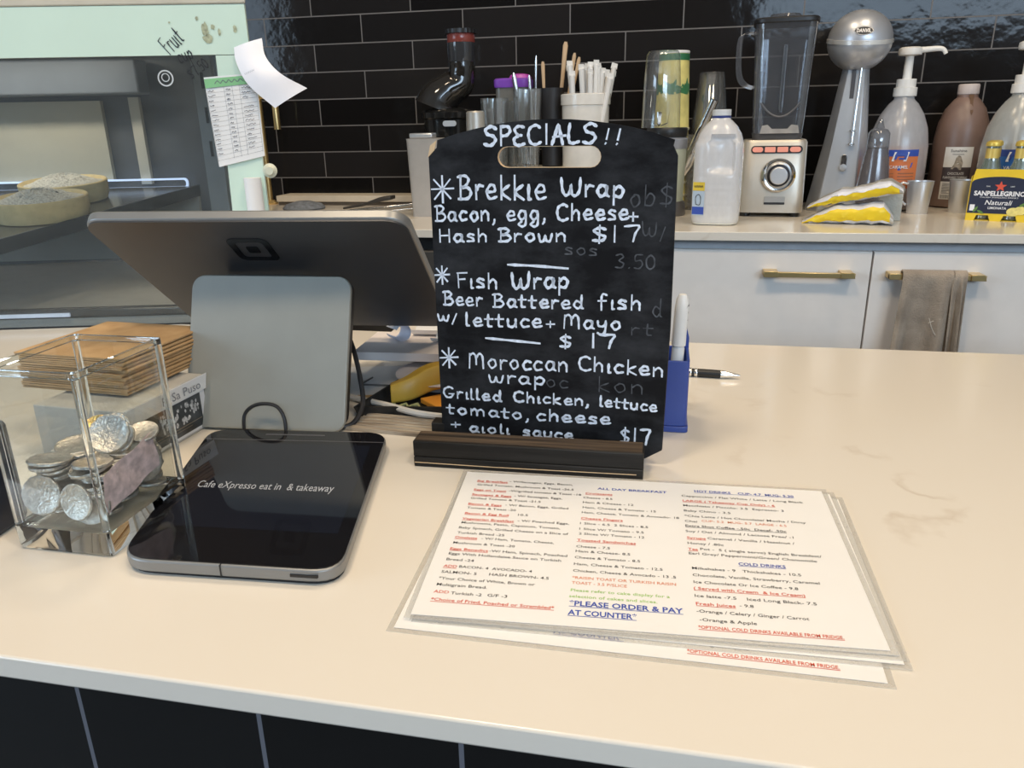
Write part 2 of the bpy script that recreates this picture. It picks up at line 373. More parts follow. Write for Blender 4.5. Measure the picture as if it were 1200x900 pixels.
# ================================================================== MATERIALS IN USE
M_Q = quartz()
M_plaster = mat('white_plaster', (0.72, 0.70, 0.67), 0.85)
M_floor = mat('grey_floor', (0.22, 0.20, 0.19), 0.5, scale=6)
M_cab = mat('white_laminate', (0.88, 0.82, 0.76), 0.32, var=0.02)
M_carc = mat('grey_carcass', (0.45, 0.47, 0.50), 0.5)
M_brass = mat('brushed_brass', (0.72, 0.53, 0.24), 0.32, 0.9)
M_alu = mat('grey_aluminium', (0.27, 0.27, 0.265), 0.40, 0.5, var=0.03)
M_dkalu = mat('dark_grey_casing', (0.060, 0.061, 0.065), 0.42, 0.3, var=0.04)
M_stand = mat('grey_green_plate', (0.29, 0.295, 0.27), 0.40, 0.1, var=0.03)
M_black = mat('black_plastic', (0.014, 0.014, 0.015), 0.4)
M_screen = mat('black_glass_screen', (0.008, 0.008, 0.010), 0.04, var=0.02, spec=0.6)
M_cable = mat('black_cable', (0.02, 0.02, 0.022), 0.45)
M_wcable = mat('off_white_cable', (0.62, 0.58, 0.52), 0.5)
M_paper = mat('white_paper', (0.86, 0.85, 0.84), 0.8, var=0.02)
M_board = blackboard()
M_chalk = mat('white_chalk', (0.66, 0.72, 0.82), 0.9, var=0.18, scale=220)
M_ghost = mat('wiped_chalk', (0.065, 0.07, 0.08), 0.9, var=0.5, scale=120)
M_bwood = wood('worn_black_wood', (0.008, 0.0075, 0.007), (0.026, 0.023, 0.020), (4, 70, 70), 0.5)
M_lip = wood('scuffed_wood_top', (0.03, 0.022, 0.016), (0.16, 0.11, 0.07), (4, 150, 60), 0.6)
M_chip = mat('bare_pale_wood', (0.62, 0.44, 0.26), 0.7)
M_jar = glass('thick_clear_glass', (0.97, 0.99, 0.985))
M_silver = mat('nickel_coin', (0.70, 0.66, 0.60), 0.34, 0.95, var=0.22, scale=300, bump=0.5, bscale=500)
M_gold = mat('golden_coin', (0.72, 0.48, 0.16), 0.3, 0.95, var=0.2, scale=300, bump=0.5, bscale=500)
M_kraft = wood('kraft_paper', (0.46, 0.28, 0.13), (0.56, 0.36, 0.18), (30, 30, 30), 0.85)
M_blue = mat('blue_plastic', (0.030, 0.065, 0.30), 0.35, var=0.03)
M_ink = mat('black_ink', (0.03, 0.03, 0.035), 0.7)
M_red = mat('red_ink', (0.62, 0.07, 0.03), 0.7)
M_org = mat('orange_ink', (0.68, 0.20, 0.08), 0.7)
M_navy = mat('blue_ink', (0.035, 0.08, 0.40), 0.7)
M_green = mat('green_ink', (0.30, 0.55, 0.12), 0.7)
M_film = clear('laminating_film', (0.99, 0.99, 0.98), 0.0, 0.15, (0.80, 0.79, 0.77), 0.30)
M_pane = clear('cabinet_glass', (0.95, 0.97, 0.97), 0.0, 0.02, (0.42, 0.47, 0.50), 0.07)
M_pane2 = clear('side_glass', (0.93, 0.95, 0.95), 0.01, 0.03)
M_greeng = mat('pale_green_glass', (0.68, 0.84, 0.72), 0.15, var=0.02, scale=8)
M_cream = mat('cream_panel', (0.60, 0.55, 0.45), 0.6)

# ================================================================== THE SETTING
struct('floor', MB().box(-4, 4, -4, 2.3, -0.05, 0), M_floor)
struct('ceiling', MB().box(-4, 4, -4, 2.3, 3.2, 3.25), M_plaster)
M_tile = tiles('black_gloss_tiles', 0.2977, 0.0741, 0.4516, -(BT), (0.013, 0.012, 0.012), (0.17, 0.16, 0.155), 0.0016, wav=0.16)
struct('wall_back', MB().box(-4, 4, 2.25, 2.35, 0, 3.2), M_tile)
M_dark = mat('charcoal_paint', (0.09, 0.085, 0.08), 0.8)
for nm, (x0, x1, z0, z1) in {'wall_front_low': (-4, 4, 0, 1.97), 'wall_front_high': (-4, 4, 3.13, 3.2), 'wall_front_left': (-4, 0.65, 1.97, 3.13), 'wall_front_right': (3.65, 4, 1.97, 3.13)}.items():
    struct(nm, MB().box(x0, x1, -4.1, -4.0, z0, z1), M_dark)
for nm, (x0, x1) in {'window_1': (0.65, 3.65)}.items():
    b = MB()
    for a_, c_ in ((x0, x0+0.05), ((x0+x1)/2-0.025, (x0+x1)/2+0.025), (x1-0.05, x1)): b.box(a_, c_, -4.06, -4.0, 1.97, 3.13)
    b.box(x0, x1, -4.06, -4.0, 1.97, 2.01); b.box(x0, x1, -4.06, -4.0, 3.09, 3.13); struct(nm, b, M_black)
struct('wall_left', MB().box(-4.1, -4, -4, -3.15, 0, 3.2), M_plaster)
for nm, (y0, y1, z0, z1) in {'wall_left_rear': (-0.65, 2.3, 0, 3.2), 'wall_left_low': (-3.15, -0.65, 0, 1.05), 'wall_left_high': (-3.15, -0.65, 2.65, 3.2)}.items(): struct(nm, MB().box(-4.1, -4, y0, y1, z0, z1), M_plaster)
b = MB()
for a_, c_ in ((-3.15, -3.1), (-1.925, -1.875), (-0.7, -0.65)): b.box(-4.06, -4.0, a_, c_, 1.05, 2.65)
b.box(-4.06, -4.0, -3.15, -0.65, 1.05, 1.1); b.box(-4.06, -4.0, -3.15, -0.65, 2.6, 2.65); struct('added_window', b, M_black)  # unseen frame added around the left fill light
struct('wall_right', MB().box(4, 4.1, -4, 2.3, 0, 3.2), M_plaster)

# back bench and its cupboards
o = MB().box(-1.6, 2.0, 1.65, 2.249, BT-0.0185, BT).build('bench_worktop', M_Q, bevel=0.0015)
tag(o, 'pale stone worktop of the back bench carrying the blender and syrups', 'worktop')
def cupboard(x0, x1, splits, handles, label):
    t = thing('cupboard', label, 'cupboard', (x0, 1.672, 0), group=None)
    w = x1-x0
    MB().box(0, w, 0.02, 0.57, 0.08, BT-0.019).build('body', M_carc, t)
    MB().box(0.0, w, 0.06, 0.5, 0, 0.08).build('plinth', M_black, t)
    for (a, b), hd in zip(splits, handles):
        d = MB().box(a-x0, b-x0, 0, 0.019, 0.1, BT-0.040).build('door', M_cab, t, bevel=0.001)
        if hd:
            h0, h1 = hd[0]-x0, hd[1]-x0; z = CT-0.0055; hm = MB()
            hm.box(h0, h1, -0.031, -0.021, z-0.0055, z+0.0045)
            for a_, b_ in ((h0, h0+0.028), (h1-0.028, h1)):
                hm.prism([(a_, z-0.0055), (b_, z-0.0055), (b_-(0.004 if a_ > w*0.5*0+h0 else 0), z+0.0065), (a_, z+0.0065)], 0, 0.034, T(0, 0.0, 0) @ RX(R(90)))
            hm.build('handle', M_brass, d, bevel=0.0008)
    return t
cupboard(-0.19, 0.985, [(-0.188, 0.3935), (0.3975, 0.983)], [(0.183, 0.360), (0.423, 0.600)], 'white double door cupboard under the bench with brass bar handles')
t = thing('shade_block', 'dark block for the shadowed space under the bench, behind the register display', 'shade_block', (-1.0, 1.67, 0))  # dark block put in for the shadowed opening under the bench
MB().box(0, 0.79, 0.03, 0.55, 0, BT-0.02).build('body', M_black, t)
MB().box(0.01, 0.78, 0, 0.03, 0.08, BT-0.05).build('door', mat('shade_brown', (0.12, 0.11, 0.10), 0.4, 0.5), t, bevel=0.004)

# front counter
o = MB().prism([(-1.35, 0.315), (1.9, 0.315), (1.9, 1.08), (-0.78, 1.08), (-0.82, 1.068), (-1.35, 0.928)], CT-0.0165, CT).build('counter_worktop', M_Q, bevel=0.0018)
tag(o, 'cream veined stone top of the front service counter', 'worktop')
M_base = tiles('black_matt_tiles', 0.1269, 1.4, 0.3597, 0.02, (0.009, 0.009, 0.009), (0.15, 0.15, 0.17), 0.0016, rough=0.6, offset=0.0, wav=0.03)
o = MB().prism([(-1.3, 0.335), (1.86, 0.335), (1.86, 0.98), (-0.85, 0.98), (-1.3, 0.865)], 0.0, CT-0.017).build('tiled_counter', M_base)
tag(o, 'black tiled base of the service counter with pale upright joints', 'counter')

# ================================================================== CAKE CABINET (its front turned 14.5 degrees)
A_CAB = math.atan2(0.25, 0.968)
cab = thing('cake_display_cabinet', 'glass cake cabinet with pale green painted border at the left', 'display cabinet', (-1.064, 1.012, CT), A_CAB)
MB().prism([(-0.70, 0.012), (0.44, 0.012), (0.20, 0.62), (-0.70, 0.62)], -0.949, -0.004).build('base_cabinet', mat('charcoal_panel', (0.05, 0.05, 0.055), 0.5), cab)
MB().prism([(-0.70, 0.016), (0.43, 0.016), (0.19, 0.60), (-0.70, 0.60)], -0.003, 0.010).build('lower_deck', mat('grey_deck', (0.42, 0.40, 0.36), 0.4), cab)
# front glass: a clear pane in a painted border
b = MB(); b.prism([(-0.72, 0.403), (0.452, 0.403), (0.452, 0.470), (-0.72, 0.470)], -0.006, 0, XZ @ T(0, 0, 0))
b.prism([(0.402, 0.402), (0.392, 0.0), (0.452, 0.0), (0.452, 0.402)], -0.006, 0, XZ)
b.build('painted_border', M_greeng, cab)
MB().prism([(-0.72, 0.0), (0.391, 0.0), (0.401, 0.4025), (-0.72, 0.4025)], -0.0055, -0.0005, XZ).build('front_glass', M_pane, cab)
MB().prism([(0.0, 0.0), (0.645, 0.0), (0.645, 0.468), (0.0, 0.468)], 0.0, 0.005, T(0.446, 0.008, 0) @ RZ(math.atan2(0.592, -0.246)) @ XZ).build('side_glass', M_pane2, cab)
MB().prism([(-0.72, -0.002), (0.455, -0.002), (0.21, 0.62), (-0.72, 0.62)], 0.4705, 0.486).build('top_cap', M_cream, cab, bevel=0.002)
# back: dark panel with a cream sliding door, head beam, cream post
MB().box(-0.70, 0.19, 0.585, 0.60, 0.011, 0.47).build('back_panel', mat('smoky_panel', (0.10, 0.105, 0.115), 0.3, var=0.3, scale=7), cab)
MB().box(-0.72+0.06, -0.03, 0.57, 0.584, 0.195, 0.362).build('sliding_door', mat('cream_door', (0.50, 0.46, 0.36), 0.5, var=0.1, scale=4), cab)
MB().box(-0.70, 0.085, 0.50, 0.56, 0.372, 0.440).build('head_beam', mat('slate_beam', (0.16, 0.18, 0.21), 0.4), cab, bevel=0.004)
MB().box(0.030, 0.052, 0.57, 0.584, 0.185, 0.368).build('rear_post', M_cream, cab)
MB().box(-0.68, 0.15, 0.57, 0.584, 0.02, 0.165).build('rear_tray', mat('warm_grey_panel', (0.34, 0.32, 0.28), 0.5, var=0.15, scale=5), cab)
for x0, x1 in ((-0.30, -0.085), (-0.065, 0.135)):
    P = rrect(x1-x0, 0.022, 0.008, 4, (x0+x1)/2, 0.186); Q = rrect(x1-x0-0.008, 0.014, 0.005, 4, (x0+x1)/2, 0.186)
    MB().ring(P, Q, 0, 0.006, T(0, 0.566, 0) @ XZ).build('chrome_bar', mat('glowing_chrome', (0.6, 0.7, 0.9), 0.3, emit=(0.55, 0.70, 1.0, 0.7)), cab)  # chrome frame bars; mild emission stands in for their gleam
b = MB(); b.box(-0.70, 0.30, 0.012, 0.03, 0.0105, 0.026); b.build('bottom_rail', mat('dark_rail', (0.06, 0.065, 0.07), 0.25, 0.5), cab, bevel=0.004)
MB().box(-0.05, 0.11, 0.0085, 0.0118, 0.014, 0.020).build('rail_strip', mat('pale_strip', (0.6, 0.65, 0.75), 0.3, emit=(0.6, 0.7, 0.9, 0.25)), cab)
# upright channel with shelf slots
b = MB(); b.box(0.265, 0.30, 0.30, 0.32, 0.011, 0.45); b.build('upright', mat('grey_channel', (0.30, 0.32, 0.34), 0.35, 0.6), cab)
for z in (0.25, 0.31, 0.37): MB().box(0.279, 0.284, 0.2985, 0.301, z, z+0.028).build('shelf_slot', M_black, cab)
# tilted shelf with a deep black edge
sh = MB().add([(-0.65, 0.03, 0.121), (-0.02, 0.03, 0.121), (0.155, 0.56, 0.174), (-0.65, 0.56, 0.174), (-0.65, 0.03, 0.126), (-0.02, 0.03, 0.126), (0.155, 0.56, 0.179), (-0.65, 0.56, 0.179)],
    [(0, 1, 2, 3), (4, 5, 6, 7), (0, 1, 5, 4), (1, 2, 6, 5), (2, 3, 7, 6), (3, 0, 4, 7)]).build('shelf', mat('dark_shelf', (0.07, 0.065, 0.05), 0.2, var=0.2, scale=10), cab)
b = MB(); d = Vector((0.175, 0.53, 0)).normalized(); n = Vector((d.y, -d.x, 0))
p0 = Vector((-0.02, 0.03, 0)); p1 = Vector((0.155, 0.56, 0)); w = n*0.006
V = []
for p, z in ((p0, 0.108), (p1, 0.158)):
    for q in (p+w*0.1, p+w): V += [tuple(q+Vector((0, 0, z))), tuple(q+Vector((0, 0, z+0.024)))]
b.add(V, [(0, 1, 3, 2), (4, 5, 7, 6), (0, 1, 5, 4), (2, 3, 7, 6), (0, 2, 6, 4), (1, 3, 7, 5)])
b.build('shelf_edge', mat('black_edge', (0.018, 0.018, 0.020), 0.35), sh)
M_mark = mat('black_marker', (0.015, 0.015, 0.02), 0.6)
MXZ = T(0, -0.0009, 0) @ XZ
b = MB(); rot = lambda x, y, a: T(x, -0.0011, y) @ RY(-a) @ XZ
hand(b, 'Fruit', 0, 0, 0.032, 0, 0.025, 0.0019, rot(0.336, 0.4035, R(38))); b.build('marker_writing', M_mark, cab)
b = MB(); hand(b, 'cup', 0, 0, 0.023, 0, 0.019, 0.0019, rot(0.349, 0.3915, R(20))); b.build('marker_writing', M_mark, cab)
b = MB(); hand(b, '$7.50', 0, 0, 0.034, 0, 0.014, 0.0018, rot(0.363, 0.3690, R(33))); b.build('marker_writing', M_mark, cab)
b = MB(); b.ring(circ(0.0115, 20, 0.325, 0.372), circ(0.0095, 20, 0.325, 0.372), 0, 0.0008, T(0, -0.0004, 0) @ XZ)
b.ring(circ(0.006, 20, 0.325, 0.373), circ(0.0048, 20, 0.325, 0.373), 0, 0.0008, T(0, -0.0004, 0) @ XZ)
b.build('round_sticker', mat('pale_sticker', (0.6, 0.63, 0.65), 0.5), cab)
b = MB(); random.seed(3)
for x, y, rx, ry in ((0.392, 0.437, 0.005, 0.010), (0.394, 0.425, 0.007, 0.006), (0.403, 0.44, 0.003, 0.004), (0.412, 0.433, 0.002, 0.005), (0.435, 0.437, 0.003, 0.006), (0.342, 0.447, 0.0015, 0.0015), (0.382, 0.452, 0.002, 0.003)):
    b.poly([(x+rx*math.cos(a)*random.uniform(.7, 1.2), y+ry*math.sin(a)*random.uniform(.7, 1.2)) for a in [i*math.pi/7 for i in range(14)]], 0.0008, XZ)
b.build('tape_stains', mat('old_tape', (0.40, 0.42, 0.28), 0.6, var=0.3, scale=200), cab)
cabM = T(-1.064, 1.012, CT) @ RZ(A_CAB)

# tarts on the shelf
def tart(loc, r, label, rz):
    t = thing('crumble_tart', label, 'tart', loc, rz, 'tarts in the cake cabinet', rot=(R(5.7), 0, rz))
    pr = [(r*0.93, 0), (r*0.985, 0.012), (r, 0.036), (r*0.975, 0.038), (r*0.93, 0.030), (0.001, 0.029)]
    MB().lathe(pr, 48).build('pastry_shell', mat('golden_pastry', (0.72, 0.55, 0.28), 0.75, var=0.12, scale=60, bump=0.3), t)
    b = MB(); N = 60; rows = []
    for i in range(25):
        q = i/24; rows.append([((r*0.93*q)*math.cos(2*math.pi*k/N), (r*0.93*q)*math.sin(2*math.pi*k/N), 0.031+0.020*max(0, math.cos(q*1.35))**1.2*(1-q**3)+random.uniform(-1, 1)*0.0032*(1-q*0.75)) for k in range(N+1)])
    b.grid(rows); b.build('crumble', mat('pale_crumble', (0.60, 0.56, 0.48), 0.95, var=0.35, scale=300, bump=1.0, bscale=300), t)
    return t
def cabp(x, y, z): return cabM @ Vector((x, y, z))
tart(cabp(-0.030, 0.255, 0.1500), 0.082, 'round crumble topped tart nearest the cabinet front glass', A_CAB)
tart(cabp(-0.065, 0.422, 0.1672), 0.082, 'round crumble topped tart behind the nearer one on shelf', A_CAB)

# sheets and rolls stuck on the cabinet
t = thing('price_list', 'white printed list with green heading taped to the green glass border', 'paper list', cabp(0.420, -0.0022, 0.31), A_CAB)
q = [(-0.039, 0.062), (0.038, 0.067), (0.037, -0.051), (-0.034, -0.066)]
def bil(u, v): 
    a, b_, c, d_ = q
    return ((a[0]*(1-u)+b_[0]*u)*(1-v)+(d_[0]*(1-u)+c[0]*u)*v, (a[1]*(1-u)+b_[1]*u)*(1-v)+(d_[1]*(1-u)+c[1]*u)*v)
MB().sheet([[(bil(u/8, v/8)[0], -0.0005-0.0015*math.sin(u/8*3.1), bil(u/8, v/8)[1]) for u in range(9)] for v in range(9)], 0.0003).build('sheet', M_paper, t)
def onlist(u, v): x, y = bil(u, v); return (x, y)
LM = T(0, -0.0027, 0) @ XZ
b = MB(); b.poly([onlist(0.01, 0.12), onlist(0.99, 0.12), onlist(0.99, 0.02), onlist(0.01, 0.02)], 0, LM); b.build('green_heading', mat('green_print', (0.25, 0.55, 0.27), 0.7), t)
b = MB(); random.seed(5)
for i in range(16):
    v = 0.12+i*0.054; b.stroke([onlist(0.02, v), onlist(0.98, v)], 0.0005, LM, 0.0002)
for u in (0.02, 0.36, 0.52, 0.66, 0.98): b.stroke([onlist(u, 0.12), onlist(u, 0.94)], 0.0005, LM, 0.0002)
for i in range(14):
    v = 0.155+i*0.054
    for u, ln in ((0.04, random.uniform(.08, .14)), (0.39, random.uniform(.06, .1)), (0.70, random.uniform(.08, .2))):
        if u > 0.5 and i == 3: continue
        b.stroke([onlist(u+ln*k/9, v+random.uniform(-.008, .008)) for k in range(10)], 0.0009, LM, 0.0003)
b.stroke([onlist(0.2+0.055*k, 0.065+0.015*(-1)**k) for k in range(11)], 0.0012, LM, 0.0003)
b.build('printed_lines', mat('grey_print', (0.16, 0.17, 0.2), 0.8), t)
t = thing('receipt', 'curled white receipt hanging off the cabinet edge over the list', 'receipt', cabp(0, 0, 0), A_CAB)
Lc = smooth_line([(0.431, -0.004, 0.412), (0.434, -0.012, 0.391), (0.450, -0.022, 0.360), (0.486, -0.026, 0.327)], 6)
Rc = smooth_line([(0.473, -0.004, 0.424), (0.478, -0.014, 0.398), (0.500, -0.026, 0.374), (0.534, -0.016, 0.354)], 6)
MB().sheet([[tuple(a.lerp(c, k/8)+Vector((0, -0.006*math.sin(math.pi*k/8), 0))) for k in range(9)] for a, c in zip(Lc, Rc)], 0.0003).build('sheet', mat('receipt_paper', (0.90, 0.89, 0.93), 0.7, var=0.01), t)
b = MB(); p = Vector((0.452, 0, 0.370))
b.stroke([(0.0013*k, 0.0012*(-1)**k) for k in range(13)], 0.0006, T(0.450, -0.0345, 0.3735) @ RY(R(-22)) @ XZ)
b.build('printed_number', mat('faint_print', (0.5, 0.5, 0.55), 0.8), t)
t = MB().loft([[(0.013*(1-0.1*j)*math.cos(a), 0.013*(1-0.1*j)*math.sin(a), z) for a in [2*math.pi*i/20 for i in range(20)]] for j, z in ((0, 0.0), (0, 0.228))]).build('paper_roll', M_paper, loc=cabp(0.438, -0.018, 0.02))
t.location.z = CT; tag(t, 'white rolled paper tube standing at the foot of green border', 'paper roll')
t = MB().lathe([(0.0, 0), (0.010, 0.001), (0.011, 0.006), (0.007, 0.009), (0.006, 0.012)], 20, XZ).build('suction_hook', mat('yellowed_plastic', (0.66, 0.66, 0.52), 0.4), loc=cabp(0.462, 0.004, 0.237), rot=(0, 0, A_CAB))
tag(t, 'small round cream hook on the cabinet edge above paper roll', 'hook')

# ================================================================== REGISTER
reg = thing('register', 'grey point of sale register seen from behind on its stand', 'register', (-0.409, 0.675, CT), R(2.9))
lean = R(21.1); sw, shh = 0.176, 0.159
SM = RX(-lean)                                      # stand plane: local x, z up the plate, leaning away
p = MB().prism(rrect(sw, shh+0.002, 0.014, 6, 0, shh/2+0.0022), 0, 0.006, SM @ XZ)
p.build('stand_plate', M_stand, reg, bevel=0.0012)
MB().prism(rrect(sw-0.002, shh-0.004, 0.014, 6, 0, shh/2+0.004), -0.0085, -0.0005, SM @ XZ).build('plate_rim', M_black, reg)
b = MB()
b.loft([[(-0.075, 0.012, 0.0), (0.080, 0.012, 0.0), (0.062, 0.060, 0.0), (0.0, 0.15, 0.0), (-0.075, 0.15, 0.0)], [(-0.07, 0.070, 0.148), (0.062, 0.070, 0.148), (0.050, 0.080, 0.148), (0.02, 0.09, 0.148), (-0.07, 0.090, 0.148)]])
b.build('stand_body', mat('dark_grey_stand', (0.10, 0.10, 0.10), 0.4), reg, bevel=0.004)
# display: leans far over towards the customer side
tl = R(51.58); dw, dh = 0.330, 0.244
DM = T(0, 0, 0) @ T(-0.4145, 0.684, CT+0.2155) @ RZ(R(5.07)) @ RX(tl)
DM = (T(-0.409, 0.675, CT) @ RZ(R(2.9))).inverted() @ DM
d = MB().prism(rrect(dw, dh, 0.020, 7, 0, -dh/2), 0, 0.0016, DM @ XZ).build('display_back', M_dkalu, reg)
b = MB().prism(rrect(dw+0.003, dh+0.003, 0.021, 7, 0, -dh/2), -0.011, 0.0, DM @ XZ); b.build('display_rim', M_alu, reg, bevel=0.002)
MB().prism(rrect(dw-0.006, dh-0.006, 0.018, 7, 0, -dh/2), -0.0122, -0.0112, DM @ XZ).build('display_screen', M_screen, reg)
b = MB(); cx, cy = -0.007, -0.053; LM = DM @ T(0, -0.0002, 0) @ XZ
b.ring(rrect(0.044, 0.044, 0.008, 5, cx, cy), rrect(0.030, 0.030, 0.004, 5, cx, cy), 0.0017, 0.0022, LM)
b.prism(rrect(0.0125, 0.0125, 0.002, 4, cx, cy), 0.0017, 0.0022, LM)
b.build('square_emblem', mat('gloss_black_emblem', (0.006, 0.006, 0.007), 0.25), d)
MB().tube([tuple(SM @ Vector(q)) for q in smooth_line([(-0.016, -0.004, -0.02), (-0.016, -0.016, 0.004), (-0.0125, -0.020, 0.019), (0.001, -0.021, 0.0275), (0.020, -0.021, 0.0265), (0.0295, -0.020, 0.014), (0.0305, -0.016, -0.006), (0.0305, -0.012, -0.02)], 8) if (SM @ Vector(q)).z > 0.002], 0.0019, 8).build('looped_cable', M_cable, reg)

# customer display: flat tablet
def Wpoly(P): return [Vector((x, y, 0)) for x, y in P]
tab = thing('customer_tablet', 'black customer display tablet lying flat in front of the register', 'tablet', (-0.3255, 0.535, CT))
TLc, TRc, BRc, BLc = (-0.4495, 0.642), (-0.2675, 0.662), (-0.2120, 0.419), (-0.3765, 0.408)
def rquad(P, r, n=6):
    out = []
    for i in range(4):
        p = Vector(P[i]); a = (Vector(P[i-1])-p).normalized(); c = (Vector(P[(i+1) % 4])-p).normalized()
        s, e = p+a*r, p+c*r
        for k in range(n+1):
            tt = k/n; q = s*(1-tt)**2+p*2*tt*(1-tt)+e*tt*tt; out.append((q.x+0.3255, q.y-0.535))
    return out
PQ = [TLc, TRc, BRc, BLc]
def inset(P, d):
    c = Vector((sum(p[0] for p in P)/4, sum(p[1] for p in P)/4)); return [tuple(Vector(p)+(c-Vector(p)).normalized()*d) for p in P]
MB().prism(rquad(inset(PQ, 0.004), 0.022), 0.0, 0.003).build('rubber_base', M_black, tab)
MB().prism(rquad(PQ, 0.024), 0.003, 0.0125).build('casing', M_alu, tab, bevel=0.0015)
scn = MB().prism(rquad(inset(PQ, 0.002), 0.023), 0.0126, 0.0132).build('screen', M_screen, tab)
def tq(u, v):                                        # u along the long text direction, v up the glass
    a = Vector(BLc).lerp(Vector(BRc), u); b_ = Vector(TLc).lerp(Vector(TRc), u); p = a.lerp(b_, v); return (p.x+0.3255, p.y-0.535)
b = MB(); b.poly([tq(0.0, 0.892), tq(1.0, 0.892), tq(1.0, 0.897), tq(0, 0.897)], 0.01325); b.build('screen_seam', mat('grey_seam', (0.10, 0.10, 0.11), 0.4), scn)
b = MB(); b.poly([tq(0.33, 0.945), tq(0.66, 0.945), tq(0.66, 0.957), tq(0.33, 0.957)], 0.0133); b.build('camera_bar', mat('grey_bar', (0.09, 0.09, 0.10), 0.4), scn)
b = MB(); V, F = text_data('Cafe eXpresso eat in  & takeaway', 0.004); x0 = min(v[0] for v in V); x1 = max(v[0] for v in V)
b.add([(*tq(0.140+(v[0]-x0)/(x1-x0)*0.69, 0.468+0.050*v[1]/CAP), 0.0134) for v in V], F)
b.build('screen_text', mat('lit_lettering', (0.28, 0.29, 0.31), 0.6, emit=(0.7, 0.75, 0.8, 0.10)), scn)
b = MB(); b.poly([tq(0.09, 0.20), tq(0.93, 0.20), tq(0.93, 0.86), tq(0.09, 0.86)], 0.01327); b.build('lit_picture', mat('dim_screen', (0.008, 0.009, 0.013), 0.04, emit=(0.10, 0.12, 0.2, 0.022)), scn)
b = MB(); a = Vector(tq(0.47, 0))
b.box(a.x-0.0004, a.x+0.0004, a.y-0.0006, a.y+0.004, 0.003, 0.0126)
b.build('front_split', M_black, tab)
b = MB(); a = Vector(tq(0.78, -0.002)); c = Vector(tq(0.90, -0.002)); dd = (c-a).normalized()
b.loft([[(a.x, a.y-0.0004, 0.007), (c.x, c.y-0.0004, 0.007), (c.x, c.y-0.0004, 0.009), (a.x, a.y-0.0004, 0.009)], [(a.x, a.y+0.002, 0.007), (c.x, c.y+0.002, 0.007), (c.x, c.y+0.002, 0.009), (a.x, a.y+0.002, 0.009)]])
b.build('card_slot', M_black, tab)

# ================================================================== TIP JAR AND COINS
JX0, JX1, JY0, JY1, JH = -0.478, -0.396, 0.425, 0.522, 0.1425
jar = MB(); jcx, jcy = (JX0+JX1)/2, (JY0+JY1)/2; jw, jd = JX1-JX0, JY1-JY0
outer = rrect(jw, jd, 0.004, 4); inner = rrect(jw-0.008, jd-0.008, 0.006, 4)
def at_z(P, z, s=1.0): return [(x*s, y*s, z) for x, y in P]
base_ = MB().loft([at_z(outer, 0.0, 0.97), at_z(outer, 0.003), at_z(outer, 0.0195)]+[at_z(inner, 0.0196, 1.0), at_z(inner, 0.0190, 0.94)])
jar.loft([at_z(outer, 0.0197), at_z(outer, JH-0.002), at_z(outer, JH, 0.985), at_z(inner, JH, 1.012), at_z(inner, JH-0.003), at_z(inner, 0.0197)], cap0=False, cap1=False)
o = thing('tip_jar', 'x', 'x', (jcx, jcy, CT+0.0006))
jar.build('glass_walls', clear('jar_glass', (0.95, 0.965, 0.96), 0.03, 0.02), o, angle=30)
base_.build('thick_base', M_jar, o, angle=30)
for sx in (-1, 1):
    for sy in (-1, 1): MB().loft([[(sx*(jw/2-0.0031)+0.0027*math.cos(a), sy*(jd/2-0.0031)+0.0027*math.sin(a), z) for a in [2*math.pi*i/14 for i in range(14)]] for z in (0.0205, JH-0.0045)]).build('corner_edge', M_jar, o)
MB().ring([(x*0.997, y*0.997) for x, y in outer], [(x*1.003, y*1.003) for x, y in inner], JH-0.0040, JH+0.0003).build('rim', M_jar, o)
tag(o, 'square clear glass tip jar holding coins, left of the tablet', 'jar')
random.seed(11)
coin_me = {}
def coin(kind, r, th):
    if kind not in coin_me:
        b = MB(); n = 12 if kind == 'fifty' else 36
        b.lathe([(0, -th/2), (r*0.86, -th/2), (r*0.88, -th/2-0.00015), (r*0.97, -th/2-0.00015), (r, -th*0.35), (r, th*0.35), (r*0.97, th/2+0.00015), (r*0.88, th/2+0.00015), (r*0.86, th/2), (0, th/2)], n)
        o = b.build('coin', M_gold if kind == 'gold' else M_silver); coin_me[kind] = o; return o
    o = coin_me[kind].copy(); C.objects.link(o); return o
KINDS = {'twenty': (0.01425, 0.0022), 'fifty': (0.0158, 0.0024), 'ten': (0.0118, 0.0018), 'gold': (0.0125, 0.0024)}
def put_coin(kind, x, y, z, rx=0.0, ry=0.0, rz=0.0, label=None):
    o = coin(kind, *KINDS[kind]); o.location = (x, y, z); o.rotation_euler = (rx, ry, rz)
    if label: tag(o, label, 'coin')
    elif kind == 'gold': tag(o, 'golden coin in the pile inside the glass tip jar', 'coin', 'golden coins in the tip jar')
    else: tag(o, 'silver coin in the pile inside the glass tip jar', 'coin', 'silver coins in the tip jar')
    return o
zf = CT+0.0225
px0, px1, py0, py1 = JX0+0.019, JX1-0.019, JY0+0.021, JY1-0.019
lay = 0
